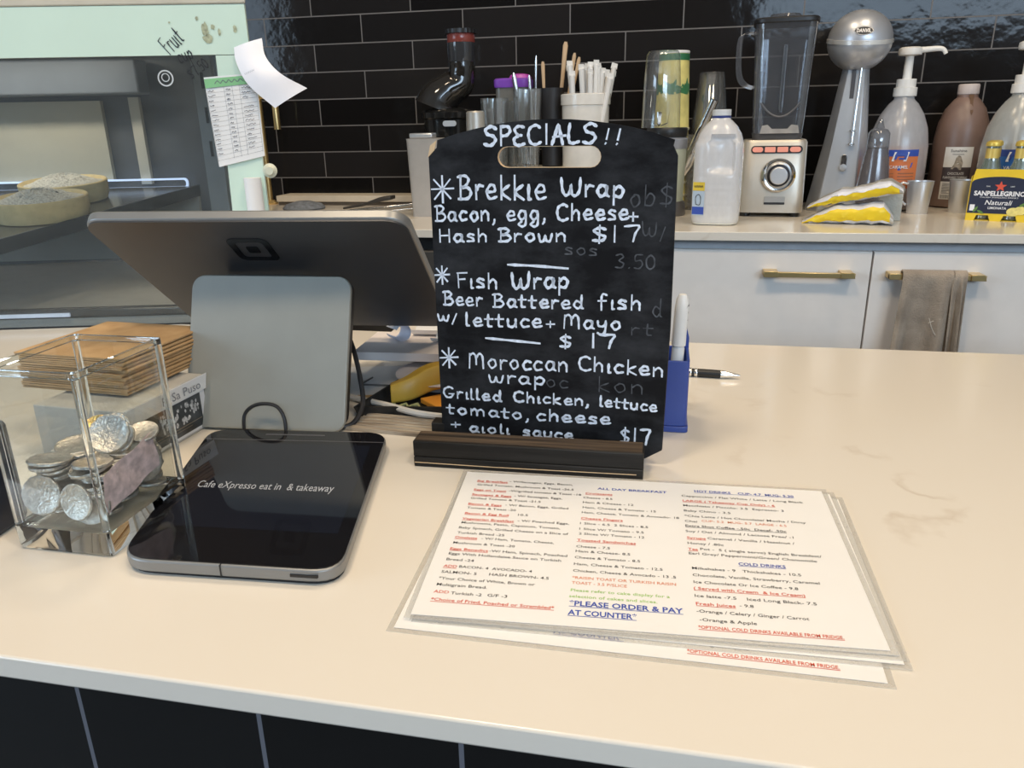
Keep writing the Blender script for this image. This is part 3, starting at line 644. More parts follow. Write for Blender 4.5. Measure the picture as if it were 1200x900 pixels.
# leaning against the front wall first
put_coin('fifty', JX0+0.022, JY0+0.0105, zf+0.0195, R(78), 0, R(8), 'large silver coin leaning on the front glass at jar left')
put_coin('twenty', JX1-0.030, JY0+0.0095, zf+0.0170, R(80), 0, R(-6), 'silver coin leaning on the front glass beside near jar corner')
put_coin('twenty', JX1-0.020, JY0+0.0125, zf+0.0130, R(72), 0, R(10), 'lower silver coin tucked at the near corner of tip jar')
put_coin('fifty', JX1-0.0095, JY1-0.032, zf+0.026, R(84), 0, R(82), 'large silver coin leaning on the right hand jar glass')
nlist = []
for lay in range(13):
    for k in range(6):
        cx = px0+(px1-px0)*((k % 2)+random.uniform(-0.1, .25))*0.9; cy = py0+0.003+(py1-py0-0.003)*((k//2)*0.5+random.uniform(-0.1, .1))
        cx = min(max(cx, px0), px1-0.003); cy = min(max(cy, py0+0.003), py1)
        z = zf+0.0022+lay*0.0033+random.uniform(0, 0.0012)
        kd = random.choice(['twenty', 'twenty', 'fifty', 'ten', 'twenty', 'ten'])
        put_coin(kd, cx, cy, z, random.uniform(-.16, .16), random.uniform(-.16, .16), random.uniform(0, 3))
zt = zf+0.0445
put_coin('gold', -0.446, 0.492, zt+0.006, R(48), 0, R(20)); put_coin('twenty', -0.431, 0.490, zt+0.0075, R(50), 0, R(12)); put_coin('twenty', -0.4215, 0.482, zt+0.0045, R(44), 0, R(4))
put_coin('fifty', -0.419, 0.472, zt+0.0125, R(56), 0, R(16), 'large silver coin standing on top of the coin pile'); put_coin('ten', -0.4095, 0.497, zt+0.0045, R(20), R(10), 0)
t = MB().sheet([[(JX1-0.0062-0.0012*math.sin(v/6*5+u), JY0+0.012+0.062*u/10, CT+0.030+0.030*v/6+0.012*u/10) for u in range(11)] for v in range(7)], 0.0002).build('banknote', mat('pink_banknote', (0.78, 0.60, 0.60), 0.6, var=0.25, scale=160))
tag(t, 'pinkish banknote pressed against the right glass inside tip jar', 'banknote')

# donation box, napkins, things behind the jar
bx = thing('donation_box', 'small box with photo front and paper strip reading Sa Puso', 'donation box', (-0.530, 0.625, CT), R(-3))
MB().box(-0.05, 0.05, -0.058, 0.058, 0, 0.058).build('carton', mat('grey_card', (0.50, 0.49, 0.46), 0.7), bx, bevel=0.001)
PF = T(0.0503, 0, 0) @ RZ(R(90)) @ XZ              # drawing plane on the +x face: u runs to +y
MB().prism([(-0.056, 0.003), (0.056, 0.003), (0.056, 0.050), (-0.056, 0.050)], 0.0, 0.0006, PF).build('photo_card', mat('white_card', (0.72, 0.72, 0.74), 0.4), bx)
b = MB(); b.prism([(-0.050, 0.006), (0.048, 0.006), (0.048, 0.041), (-0.050, 0.041)], 0.0006, 0.001, PF)
pc = b.build('photo', mat('dark_group_photo', (0.04, 0.045, 0.05), 0.3, var=0.9, scale=60), bx)
b = MB(); random.seed(4)
for i in range(70):
    x, y = random.uniform(-0.046, 0.044), random.uniform(0.018, 0.037); s = random.uniform(0.0012, 0.003)
    b.poly([(x+s*math.cos(a)*random.uniform(.5, 1), y+s*1.4*math.sin(a)*random.uniform(.5, 1)) for a in (0, .9, 1.8, 2.7, 3.6, 4.5, 5.4)], 0.0011, PF)
b.build('photo_figures', mat('pale_figures', (0.55, 0.56, 0.58), 0.5, var=0.5, scale=400), pc)
b = MB(); b.stroke([(-0.048, 0.0145), (0.046, 0.0145)], 0.0008, PF, 0.0012); b.stroke([(-0.048, 0.0115), (0.030, 0.0115)], 0.0005, PF, 0.0012); b.build('photo_caption', mat('brown_caption', (0.35, 0.28, 0.2), 0.6), pc)
s_ = MB().sheet([[(0.0520+0.0010*v, -0.060+0.118*u/6, 0.0425+0.017*v/3) for u in range(7)] for v in range(4)], 0.0004).build('paper_strip', M_paper, bx)
b = MB(); b.text('P. Sa Puso', -0.012, 0.0468, 0.0085, 0.058, T(0.0555, 0, 0) @ RZ(R(90)) @ RX(R(0)) @ XZ); b.build('strip_lettering', mat('grey_lettering', (0.22, 0.23, 0.26), 0.7), s_)
random.seed(21)
nk = None
for i in range(10):
    z = CT+0.0605+i*0.0037
    if nk is None:
        b = MB(); prof = []
        for k in range(13):
            a = -math.pi/2+math.pi*k/12; prof.append((0.062+0.0016*math.cos(a), 0.0018+0.0016*math.sin(a)))
        P = prof+[(-0.062, 0.0034), (-0.062, 0.0022), (0.055, 0.0020), (0.055, 0.0016), (-0.062, 0.0014), (-0.062, 0.0002)]
        b.prism(P, -0.062, 0.062, RX(R(90))); nk = b.build('kraft_napkin', M_kraft); o = nk
    else: o = nk.copy(); C.objects.link(o)
    o.location = (-0.560+random.uniform(-.0015, .0015), 0.664+random.uniform(-.002, .002), z); o.rotation_euler = (0, 0, R(-4)+random.uniform(-.02, .02))
    tag(o, 'folded brown kraft napkin in the stack on the donation box', 'napkin', 'kraft napkins stacked on the donation box')
o.location.z += 0.0004; del o['group']; o['label'] = 'topmost brown kraft napkin of the stack behind tip jar'
cd0 = None
for i in range(9):
    if cd0 is None: cd0 = MB().prism(rrect(0.058, 0.034, 0.003), 0, 0.0035).build('loyalty_card', mat('dull_white_card', (0.62, 0.61, 0.58), 0.7, var=0.1)); o = cd0
    else: o = cd0.copy(); C.objects.link(o)
    o.location = (-0.503+random.uniform(-.002, .002), 0.543+random.uniform(-.0015, .0015), CT); o.rotation_euler = (0, 0, R(-2)+random.uniform(-.03, .03))
    tag(o, 'white card in the stack seen through the glass tip jar', 'card', 'white cards stacked behind the tip jar')
    o.location.z = CT+0.0003+i*0.0036
t = thing('card_reader', 'dark navy device at the far left edge beside the jar', 'device', (-0.545, 0.447, CT), R(6))
MB().prism(rrect(0.075, 0.05, 0.01), 0, 0.085).build('casing', mat('navy_casing', (0.02, 0.025, 0.04), 0.35), t, bevel=0.004)
MB().box(-0.03, 0.03, -0.02, 0.02, 0.0855, 0.087).build('top_plate', mat('dark_plate', (0.05, 0.055, 0.07), 0.3), t)

# ================================================================== THE CLUTTER BETWEEN REGISTER AND BOARD
o = MB().box(-0.085, 0.085, -0.055, 0.055, 0, 0.002).build('white_folder', mat('pale_grey_folder', (0.60, 0.60, 0.60), 0.6), loc=(-0.345, 0.85, CT), rot=(0, 0, R(12)))
tag(o, 'pale grey folder lying behind the register stand', 'folder')
o = MB().tube([(-0.012, 0, 0.004), (-0.016, -0.028, 0.004), (0.03, -0.026, 0.004)], 0.0011, 6).build('wire_clip', mat('grey_wire', (0.2, 0.2, 0.2), 0.4, 0.8), loc=(-0.347, 0.85, CT), rot=(0, 0, 0))
tag(o, 'bent grey wire clip on the pale folder', 'clip')
t = thing('shallow_tray', 'black scruffy tray holding the yellow tape dispenser', 'tray', (-0.262, 0.795, CT), R(8))
b = MB(); P = [(-0.075, -0.055), (0.09, -0.055), (0.09, 0.075), (-0.035, 0.075)]
b.loft([[(x, y, 0) for x, y in P], [(x*1.05, y*1.05, 0.012) for x, y in P], [(x*1.0, y*1.0, 0.012) for x, y in P], [(x*0.95, y*0.95, 0.003) for x, y in P]])
b.build('dish', mat('dusty_black', (0.022, 0.020, 0.018), 0.6, var=0.6, scale=80), t)
b = MB(); random.seed(9)
b.loft([[(-0.045+0.035*k/8, -0.030+0.006*math.sin(k*2.1)-w_*0.006*(1+0.5*math.sin(k*3)), 0.0035+h_) for w_, h_ in ((0, 0), (1, 0), (1, 0.002), (0, 0.002))] for k in range(9)])
b.build('crumpled_leaf', mat('pale_green_scrap', (0.33, 0.36, 0.18), 0.8, var=0.3, scale=120), t)
# tape dispenser: two curved mustard arms round an orange core
t = thing('tape_dispenser', 'mustard yellow moulded tape dispenser in the black tray', 'tape dispenser', (-0.268, 0.785, CT+0.004), R(5))
M_must = mat('mustard_plastic', (0.58, 0.36, 0.05), 0.42, var=0.1, scale=30)
def blade(pts, w, hh, z0):
    P = smooth_line(pts, 6); rings = []
    for i, p in enumerate(P):
        tt = (P[min(i+1, len(P)-1)]-P[max(i-1, 0)]).normalized(); nn = Vector((-tt.y, tt.x, 0)); q = i/(len(P)-1)
        ww = w*(0.75+0.35*math.sin(q*2.2)); h2 = hh*(0.8+0.3*math.sin(q*2.4))
        rings.append([tuple(p+nn*a*ww+Vector((0, 0, b_*h2))) for a, b_ in ((-1, 0.12), (-0.8, 0), (0.8, 0), (1, 0.12), (1, 0.75), (0.6, 1), (-0.6, 1), (-1, 0.75))])
    return MB().loft(rings, T(0, 0, z0))
blade([(-0.038, -0.012, 0.0), (-0.018, -0.006, 0.003), (0.006, 0.010, 0.010), (0.04, 0.022, 0.010), (0.075, 0.026, 0.006)], 0.0115, 0.026, 0).build('curved_arm', M_must, t, bevel=0.001)
blade([(0.030, -0.048, 0.0), (0.05, -0.042, 0.002), (0.08, -0.03, 0.004)], 0.010, 0.022, 0).build('curved_arm', M_must, t, bevel=0.001)
MB().prism([(-0.004, -0.014), (0.02, -0.04), (0.08, -0.03), (0.08, 0.02), (0.03, 0.012)], 0.0, 0.006).build('orange_plate', mat('orange_plastic', (0.72, 0.30, 0.04), 0.4), t, bevel=0.001)
# round white stand with a greenish roll, papers above
t = thing('tape_stand', 'round grey-white disc carrying a greenish tape roll under papers', 'tape stand', (-0.262, 0.838, CT+0.0035))
MB().lathe([(0, 0), (0.03, 0), (0.032, 0.012), (0.056, 0.015), (0.058, 0.017), (0.05, 0.0185), (0, 0.018)], 36).build('disc', mat('lilac_white', (0.55, 0.52, 0.54), 0.45), t)
b = MB(); b.lathe([(0.012, 0.0185), (0.026, 0.0185), (0.027, 0.0255), (0.012, 0.0255)], 28, T(0.022, -0.004, 0), cap0=False, cap1=False); b.ring(circ(0.027, 28, 0.022, -0.004), circ(0.012, 28, 0.022, -0.004), 0.025, 0.0255)
b.build('tape_roll', mat('olive_tape', (0.22, 0.19, 0.05), 0.5), t)
MB().box(0.012, 0.017, -0.045, 0.0, 0.0256, 0.0262, RZ(R(20))).build('tape_end', M_paper, t)
# white receipt printer with loose slips
t = thing('white_box', 'low warm white box beyond the paper pad behind register', 'box', (-0.300, 0.978, CT), R(2))
MB().prism(rrect(0.16, 0.085, 0.008), 0.0, 0.030).build('casing', mat('warm_white_plastic', (0.72, 0.67, 0.62), 0.5), t, bevel=0.004)
MB().box(-0.062, 0.066, -0.0435, -0.0428, 0.006, 0.024).build('front_panel', mat('lilac_grey', (0.42, 0.40, 0.45), 0.5), t)
MB().box(-0.005, -0.001, -0.0437, -0.0425, 0.006, 0.024).build('mullion', M_black, t)
o = MB().box(-0.088, 0.080, -0.045, 0.050, 0.0, 0.010).build('paper_pad', mat('pinkish_white_paper', (0.74, 0.68, 0.66), 0.75, var=0.04), loc=(-0.290, 0.885, CT+0.0305), rot=(0, 0, R(3)))
tag(o, 'thick pad of pinkish white paper over the tape stand', 'paper pad')
def scroll(loc, w, r, turn, label, rz, cat='paper slip', mt=None):
    rows = []
    for k in range(15):
        a = -1.2+turn*k/14; rows.append([(-w/2+w*i/6, r*math.sin(a), r-r*math.cos(a)) for i in range(7)])
    o = MB().sheet(rows, 0.0003).build('paper_slip', mt or M_paper, loc=loc, rot=(0, 0, rz)); return tag(o, label, cat)
scroll((-0.285, 0.925, CT+0.0412), 0.085, 0.014, 3.4, 'wide curled white slip lying along the paper pad', R(2))
scroll((-0.338, 0.895, CT+0.0412), 0.026, 0.011, 5.4, 'small tightly rolled bluish slip at the left of paper pad', R(-40), mt=mat('bluish_paper', (0.66, 0.70, 0.82), 0.7))
scroll((-0.262, 0.890, CT+0.0412), 0.060, 0.010, 2.6, 'short curled slip with printed dates on the pad', R(-8))
# weathered slatted mat, cables, kraft scrap
t = thing('slatted_mat', 'weathered grey wooden slats lying left of the board stand', 'mat', (-0.272, 0.708, CT), R(-4))
for i in range(5): MB().box(-0.055, 0.055, 0, 0.0075, 0, 0.004, T(0.002*i, -0.022+i*0.0092, 0)).build('slat', wood('weathered_slat', (0.20, 0.16, 0.12), (0.48, 0.41, 0.32), (10, 160, 40), 0.8), t, bevel=0.0006)
o = MB().prism([(-0.02, -0.02), (0.022, -0.016), (0.03, 0.02), (-0.02, 0.024)], 0, 0.0015).build('kraft_scrap', M_kraft, loc=(-0.362, 0.795, CT)); tag(o, 'small brown card scrap beside the register stand', 'card scrap')
o = MB().tube(smooth_line([(-0.385, 0.79, 0.0045), (-0.345, 0.772, 0.0045), (-0.30, 0.745, 0.009), (-0.255, 0.727, 0.0085), (-0.21, 0.735, 0.0045), (-0.15, 0.76, 0.0045)], 6), 0.0036, 8).build('white_cable', M_wcable, loc=(0, 0, CT)); tag(o, 'thick off white cable crossing behind the slatted mat', 'cable')
o = MB().tube(smooth_line([(-0.352, 0.78, 0.070), (-0.338, 0.755, 0.066), (-0.325, 0.735, 0.045), (-0.3175, 0.72, 0.02), (-0.320, 0.700, 0.006), (-0.332, 0.69, 0.003), (-0.345, 0.705, 0.003)], 7), 0.0026, 8).build('black_cable', M_cable, loc=(0, 0, CT)); tag(o, 'black cable looping out right of the register stand', 'cable')

# ================================================================== SPECIALS BOARD
bd = thing('specials_board', 'black specials chalkboard with handwriting and a handle slot', 'chalkboard', (-0.11, 0.665, CT+0.0102), rot=(R(-1.08), 0, R(-6.455)))
bw, bh, hw = 0.2185, 0.272, 0.2185/2
out = [(-hw+0.002, 0.0), (hw-0.016, -0.004), (hw-0.001, 0.006), (hw+0.001, 0.120), (hw, 0.262)]
out += [(hw-0.004, 0.270), (hw-0.003, 0.2745)]
for k in range(1, 12):
    a = k/12; x = hw-0.003-(2*hw-0.012)*a; out.append((x, 0.2745+0.0172*math.sin(math.pi*min(1, a))**0.8+0.001*a))
out += [(-hw+0.009, 0.2765), (-hw+0.008, 0.270), (-hw, 0.264), (-hw+0.001, 0.12)]
slot = []
for cx, a0 in ((0.038, -90), (-0.0355, 90)):
    for k in range(9): a = R(a0+180*k/8); slot.append((cx+0.0088*math.cos(a), 0.2618+0.0088*math.sin(a)))
def plate(P, Hs, z0, z1, M):
    """plate with a hole, triangulated as two halves joined across the hole"""
    bm = bmesh.new(); top = []
    for z in (z0, z1):
        vo = [bm.verts.new((x, y, z)) for x, y in P]; vh = [bm.verts.new((x, y, z)) for x, y in Hs]
        eo = [bm.edges.new((vo[i], vo[(i+1) % len(vo)])) for i in range(len(vo))]; eh = [bm.edges.new((vh[i], vh[(i+1) % len(vh)])) for i in range(len(vh))]
        bmesh.ops.triangle_fill(bm, edges=eo+eh, use_beauty=True); top.append((vo, vh))
    for j in (0, 1):
        a, c = top[0][j], top[1][j]
        for i in range(len(a)): bm.faces.new((a[i], a[(i+1) % len(a)], c[(i+1) % len(a)], c[i]))
    bm.verts.index_update(); V = [tuple(v.co) for v in bm.verts]; F = [tuple(v.index for v in f.verts) for f in bm.faces]; bm.free()
    return MB().add(V, F, M)
pl = plate(out, slot, -0.004, 0.0, XZ).build('board_panel', M_board, bd, smooth=False)
MB().prism([(-hw-0.0005, 0.262), (-hw+0.006, 0.268), (-hw+0.0085, 0.2765), (-hw+0.002, 0.272)], 0.0, 0.0006, XZ).build('chipped_corner', M_chip, pl)
b = MB()
for s in ((0.074, 0.2637),): pass
b.ring([(x*1.0+0, y) for x, y in slot], [(0.001+(x-0.001)*0.992, 0.2618+(y-0.2618)*0.95) for x, y in slot], -0.0038, -0.0002, XZ); b.build('slot_rim', M_chip, pl)
BTXT = [("SPECIALS",0.0526,0.2712,0.1521,0.2728,0.0155),("!!",0.1565,0.2716,0.1735,0.2708,0.0120),("*",-0.0005,0.2228,0.0230,0.2228,0.0226),("Brekkie",0.0271,0.2264,0.1089,0.2268,0.0200),("Wrap",0.1211,0.2303,0.1771,0.2286,0.0150),
("Bacon, egg, Cheese",0.0037,0.2064,0.1806,0.2109,0.0135),("+",0.1806,0.2095,0.1885,0.2095,0.0110),("Hash Brown",0.0063,0.1876,0.1275,0.1914,0.0113),("$17",0.1487,0.1910,0.1906,0.1929,0.0133),
("*",0.0011,0.1488,0.0158,0.1493,0.0164),("Fish",0.0226,0.1464,0.0638,0.1469,0.0139),("Wrap",0.0761,0.1473,0.1303,0.1506,0.0150),("Beer",0.0085,0.1294,0.0480,0.1300,0.0125),("Battered",0.0580,0.1300,0.1430,0.1325,0.0120),("fish",0.1560,0.1336,0.1943,0.1344,0.0130),
("w/",0.0013,0.1137,0.0223,0.1131,0.0100),("lettuce",0.0300,0.1102,0.1052,0.1131,0.0126),("+",0.1084,0.1135,0.1164,0.1140,0.0090),("Mayo",0.1244,0.1140,0.1771,0.1159,0.0124),("$",0.1205,0.0952,0.1333,0.0959,0.0117),("17",0.1483,0.0976,0.1722,0.0989,0.0122),
("*",0.0029,0.0676,0.0216,0.0689,0.0191),("Moroccan",0.0313,0.0695,0.1304,0.0737,0.0145),("Chicken",0.1384,0.0758,0.2176,0.0758,0.0130),("wrap",0.0510,0.0568,0.1085,0.0585,0.0120),
("Grilled",0.0043,0.0371,0.0645,0.0386,0.0108),("Chicken,",0.0765,0.0395,0.1509,0.0424,0.0100),("lettuce",0.1589,0.0430,0.2117,0.0427,0.0100),("tomato,",0.0072,0.0210,0.0934,0.0225,0.0105),("cheese",0.0985,0.0230,0.1704,0.0262,0.0110),
("+",0.0113,0.0064,0.0213,0.0073,0.0080),("aioli",0.0302,0.0040,0.0727,0.0058,0.0095),("sauce",0.0857,0.0057,0.1353,0.0071,0.0100),("$17",0.1789,0.0090,0.2070,0.0102,0.0146)]
random.seed(17)
CM = T(-hw, -0.0004, 0) @ XZ
for s, x0, y0, x1, y1, cap in BTXT:
    if x1 > 2*hw-0.002: x1 = 2*hw-0.002
    wdt = 0.0028 if s in ('SPECIALS', '*', 'Brekkie', 'Wrap', '17') else 0.0024
    hand(MB(), s, x0, y0, x1, y1, cap, wdt, CM) if False else None
    b = MB(); hand(b, s, max(x0, 0.001), y0, x1, y1, cap, wdt, CM); b.build('chalk_line', M_chalk, pl, smooth=False)
b = MB(); b.stroke([(0.0731, 0.1692), (0.1, 0.1690), (0.1285, 0.1678)], 0.0026, CM); b.build('chalk_rule', M_chalk, pl, smooth=False)
b = MB(); b.stroke([(0.0503, 0.0997), (0.078, 0.0990), (0.1027, 0.0982)], 0.0026, CM); b.build('chalk_rule', M_chalk, pl, smooth=False)
b = MB()
for s, x0, y0, x1, y1, cap in (("W/", 0.192, 0.198, 0.212, 0.196, 0.012), ("3.50", 0.170, 0.170, 0.205, 0.170, 0.012), ("ob$", 0.180, 0.221, 0.217, 0.223, 0.017), ("d", 0.203, 0.129, 0.212, 0.129, 0.016), ("oc", 0.108, 0.057, 0.13, 0.057, 0.012), ("kon", 0.157, 0.057, 0.20, 0.058, 0.014), ("rt", 0.185, 0.112, 0.205, 0.112, 0.011), ("sos", 0.125, 0.180, 0.155, 0.180, 0.01)):
    b = MB(); hand(b, s, x0, y0, x1, y1, cap, 0.0014, T(-hw, -0.0002, 0) @ XZ); b.build('wiped_writing', M_ghost, pl, smooth=False)
# its grooved wooden block
st = thing('board_stand', 'black worn wooden block gripping the foot of the chalkboard', 'board stand', (-0.1225, 0.645, CT), R(1.3))
sl = 0.2095/2
MB().box(-sl, sl, -0.026, 0.012, 0.0, 0.010).build('block_base', M_bwood, st, bevel=0.0012)
fl = MB().box(-sl, sl, -0.026, -0.0005, 0.0102, 0.0255).build('front_lip', M_bwood, st, bevel=0.0012)
MB().box(-sl+0.0015, sl-0.0015, -0.0245, -0.0015, 0.0254, 0.0259).build('scuffed_top', M_lip, fl)
b = MB(); b.tube([(-sl+0.001, -0.0262, 0.0045), (-0.03, -0.0262, 0.0040), (sl-0.006, -0.0262, 0.0050)], 0.0004, 6); b.build('worn_line', M_chip, st)
rl = MB().box(-sl, sl, 0.034, 0.050, 0.0, 0.020).build('rear_lip', M_bwood, st, bevel=0.0012)
MB().box(-sl, sl, 0.012, 0.034, 0.0, 0.0085).build('groove_floor', M_bwood, st)

# ================================================================== MENUS
MENU = [
('Big Breakfast','r',0.012,0.1916,0.0268,1),
('- W/Sausages, Eggs, Bacon,','k',0.0403,0.1938,0.0546,0),
('Grilled Tomato, Mushroom & Toast -26.5','k',0.013,0.1845,0.0832,0),
('Eggs on Toast','r',0.0118,0.1748,0.0278,1),
('-W/grilled tomato & Toast -18','k',0.0419,0.176,0.0611,0),
('Sausages & Eggs','r',0.0115,0.1659,0.0337,1),
('- W/ Sausages, Eggs,','k',0.0475,0.1674,0.0402,0),
('Grilled Tomato & Toast -21.5','k',0.0116,0.1592,0.0589,0),
('Bacon & Eggs','r',0.0114,0.1492,0.0279,1),
('- W/ Bacon, Eggs, Grilled','k',0.0422,0.1507,0.0517,0),
('Tomato & Toast -20','k',0.0115,0.1424,0.0404,0),
('Bacon & Egg Roll','r',0.0114,0.1332,0.0358,1),
('10.5','k',0.0546,0.1354,0.008,0),
('Vegetarian Breakfast','r',0.0109,0.1243,0.0418,1),
('- W/ Poached Eggs,','k',0.0555,0.1261,0.0408,0),
('Mushrooms, Pesto, Capsicum, Tomato,','k',0.0114,0.118,0.0784,0),
('Baby Spinach, Grilled Cheese on a Slice of','k',0.0108,0.1101,0.0859,0),
('Turkish Bread -25','k',0.011,0.1023,0.037,0),
('Omelette','r',0.0106,0.0954,0.0174,1),
('- W/ Ham, Tomato, Cheese,','k',0.0312,0.096,0.0556,0),
('Mushroom & Toast -20','k',0.0108,0.0875,0.0473,0),
('Eggs Benedict','r',0.0101,0.0789,0.0291,1),
('-W/ Ham, Spinach, Poached','k',0.04,0.0792,0.0581,0),
('Eggs With Hollandaise Sauce on Turkish','k',0.0104,0.0723,0.0837,0),
('Bread -24','k',0.0103,0.0645,0.0206,0),
('ADD','r',0.01,0.0557,0.0099,1),
('BACON- 4  AVOCADO- 4','k',0.0215,0.056,0.0531,0),
('SALMON- 5','k',0.01,0.0483,0.0257,0),
('HASH BROWN- 4.5','k',0.0447,0.0489,0.0426,0),
('*Your Choice of White, Brown or','k',0.0098,0.0404,0.0686,0),
('Multigrain Bread.','k',0.01,0.0329,0.0358,0),
('ADD','r',0.0097,0.0245,0.0108,0),
('Turkish -2','k',0.0219,0.024,0.0216,0),
('G/F -3','k',0.0474,0.0244,0.0137,0),
('*Choice of Fried, Poached or Scrambled*','r',0.0098,0.0157,0.0841,1),
('ALL DAY BREAKFAST','b',0.116,0.1893,0.0577,0),
('Croissants','r',0.1064,0.1797,0.0224,1),
('Cheese - 8.5','k',0.105,0.1716,0.024,0),
('Ham & Cheese - 12','k',0.1051,0.1632,0.0411,0),
('Ham, Cheese & Tomato - 15','k',0.1054,0.1544,0.0585,0),
('Ham, Cheese, Tomato & Avocado- 18','k',0.1051,0.1459,0.0766,0),
('Cheese Fingers','r',0.105,0.1363,0.0328,1),
('1 Slice - 6.5  2 Slices - 8.5','k',0.1047,0.1281,0.0527,0),
('1 Slice W/ Tomato - 9.5','k',0.1047,0.1195,0.0493,0),
('2 Slices W/ Tomato - 12','k',0.1047,0.1122,0.0496,0),
('Toasted Sandwiches','r',0.1038,0.1026,0.0441,1),
('Cheese - 7.5','k',0.1038,0.0935,0.0251,0),
('Ham & Cheese- 8.5','k',0.1038,0.0868,0.04,0),
('Cheese & Tomato - 8.5','k',0.1036,0.0784,0.0473,0),
('Ham, Cheese & Tomato - 12.5','k',0.1036,0.0696,0.063,0),
('Chicken, Cheese & Avocado - 13 .5','k',0.1035,0.061,0.072,0),
('*RAISIN TOAST OR TURKISH RAISIN','o',0.1035,0.0523,0.0716,0),
('TOAST - 3.5 P/SLICE','o',0.1036,0.046,0.038,0),
('Please refer to cake display for a','g',0.1035,0.0373,0.0668,0),
('selection of cakes and slices.','g',0.1029,0.0303,0.059,0),
('*PLEASE ORDER & PAY','b',0.1035,0.0215,0.0747,1),
('AT COUNTER*','b',0.1033,0.0115,0.0448,1),
('HOT DRINKS    CUP- 4.7  MUG- 5.20','b',0.1964,0.1948,0.0794,1),
('Cappuccino / Flat White / Latte / Long Black','k',0.1855,0.1851,0.0961,0),
('LARGE ( Takeaway Cup Only) - 6','r',0.186,0.1764,0.0724,1),
('Macchiato / Piccolo- 3.5  Espresso- 3','k',0.186,0.1681,0.0781,0),
('Baby Chino - 3.5','k',0.1861,0.1592,0.0362,0),
('*Chia Latte / Hot Chocolate/ Mocha / Dirty','k',0.186,0.1504,0.0918,0),
('Chai','k',0.1859,0.1419,0.0093,0),
('CUP- 5.2  MUG- 5.7  LARGE - 6.5','o',0.1988,0.1436,0.0637,0),
('Extra Shot Coffee -.50c  Decaf- .50c','k',0.1859,0.1346,0.075,1),
('Soy / Oat / Almond / Lactose Free/ -1','k',0.1856,0.1261,0.0792,0),
('Syrups','r',0.186,0.1162,0.0139,1),
('Caramel / Vanilla / Hazelnut /','k',0.2013,0.1171,0.0628,0),
('Honey / .80c','k',0.1861,0.1084,0.0262,0),
('Tea','r',0.1859,0.0999,0.0072,1),
('Pot -  5 ( single serve) English Breakfast/','k',0.1948,0.1009,0.0853,0),
('Earl Grey/ Peppermint/Green/ Chamomile','k',0.1862,0.094,0.0894,0),
('COLD DRINKS','b',0.2202,0.0835,0.0324,1),
('Milkshakes - 9   Thickshakes - 10.5','k',0.1872,0.0744,0.0743,0),
('Chocolate, Vanilla, Strawberry, Caramel','k',0.1871,0.0657,0.085,0),
('Ice Chocolate Or Ice Coffee - 9.8','k',0.1872,0.0571,0.0694,0),
('( Served with Cream  & Ice Cream)','r',0.1868,0.0496,0.0729,1),
('Ice latte -7.5    Iced Long Black- 7.5','k',0.1869,0.0409,0.0786,0),
('Fresh Juices','r',0.1871,0.032,0.0255,1),
('- 9.8','k',0.2153,0.0331,0.009,0),
('-Orange / Celery / Ginger / Carrot','k',0.187,0.0239,0.0706,0),
('-Orange & Apple','k',0.1883,0.015,0.0357,0),
('*OPTIONAL COLD DRINKS AVAILABLE FROM FRIDGE.','r',0.1869,0.0072,0.0883,1),
]
PAD = {'k': M_ink, 'r': M_red, 'b': M_navy, 'g': M_green, 'o': M_org}
PNAME = {'k': 'black_print', 'r': 'red_print', 'b': 'blue_print', 'g': 'green_print', 'o': 'orange_print'}
MTL, MTR, MBR, MBL = (-0.1725, 0.606), (0.130, 0.618), (0.135, 0.411), (-0.154, 0.395)
def menu(z, dx, dy, ang, label, full, keep=None):
    cx, cy = -0.016, 0.507
    t = thing('laminated_menu', label, 'menu', (cx+dx, cy+dy, z), R(ang), 'laminated menus in a stack')
    def Q(x, y):
        u, v = x/0.3, y/0.21
        a = Vector(MBL).lerp(Vector(MBR), u); b_ = Vector(MTL).lerp(Vector(MTR), u); p = a.lerp(b_, v); return (p.x-cx, p.y-cy)
    def quad(m): return [Q(-m, -m), Q(0.3+m, -m), Q(0.3+m, 0.21+m), Q(-m, 0.21+m)]
    MB().prism(quad(0.0), 0.0002, 0.0006).build('paper', mat('warm_white_sheet', (0.86, 0.845, 0.82), 0.30, var=0.01), t)
    b = MB(); q0, q1 = quad(0.004), quad(0.0001); b.ring(q0, q1, 0.0, 0.0005); b.build('laminate_margin', M_film, t)
    G = {}
    for s, col, x, y, w, und in MENU:
        if keep and y > keep: continue
        b = G.setdefault(col, MB()); h = 0.0031
        if s.startswith('*PLEASE') or s.startswith('AT COUNTER'): h = 0.0052
        elif col == 'b': h = 0.0036
        bold = 0.022 if col in 'b' else (0.012 if und else 0.006)
        V, F = text_data(s, bold); x0 = min(v[0] for v in V); x1 = max(v[0] for v in V)
        b.add([(*Q(x+(v[0]-x0)/(x1-x0)*w, y+v[1]*h/CAP), 0.00075) for v in V], F)
        if und: b.add([(*Q(x, y-0.0012), 0.00075), (*Q(x+w, y-0.0012), 0.00075), (*Q(x+w, y-0.0007), 0.00075), (*Q(x, y-0.0007), 0.00075)], [(0, 1, 2, 3)])
    for col, b in G.items(): b.build(PNAME[col], PAD[col], t, smooth=False)
    return t
menu(CT+0.0002, -0.0020, -0.0185, -2.9, 'laminated menu at the bottom of the stack jutting out lowest', True, 0.05)
menu(CT+0.0011, 0.0085, -0.0045, -1.7, 'laminated menu second from bottom with its right edge peeping out', True, 0.03)
menu(CT+0.0020, 0.0050, -0.0010, -0.6, 'laminated menu directly beneath the topmost menu', True, 0.03)
menu(CT+0.0030, 0, 0, 0, 'topmost laminated breakfast and drinks menu on the counter', True)

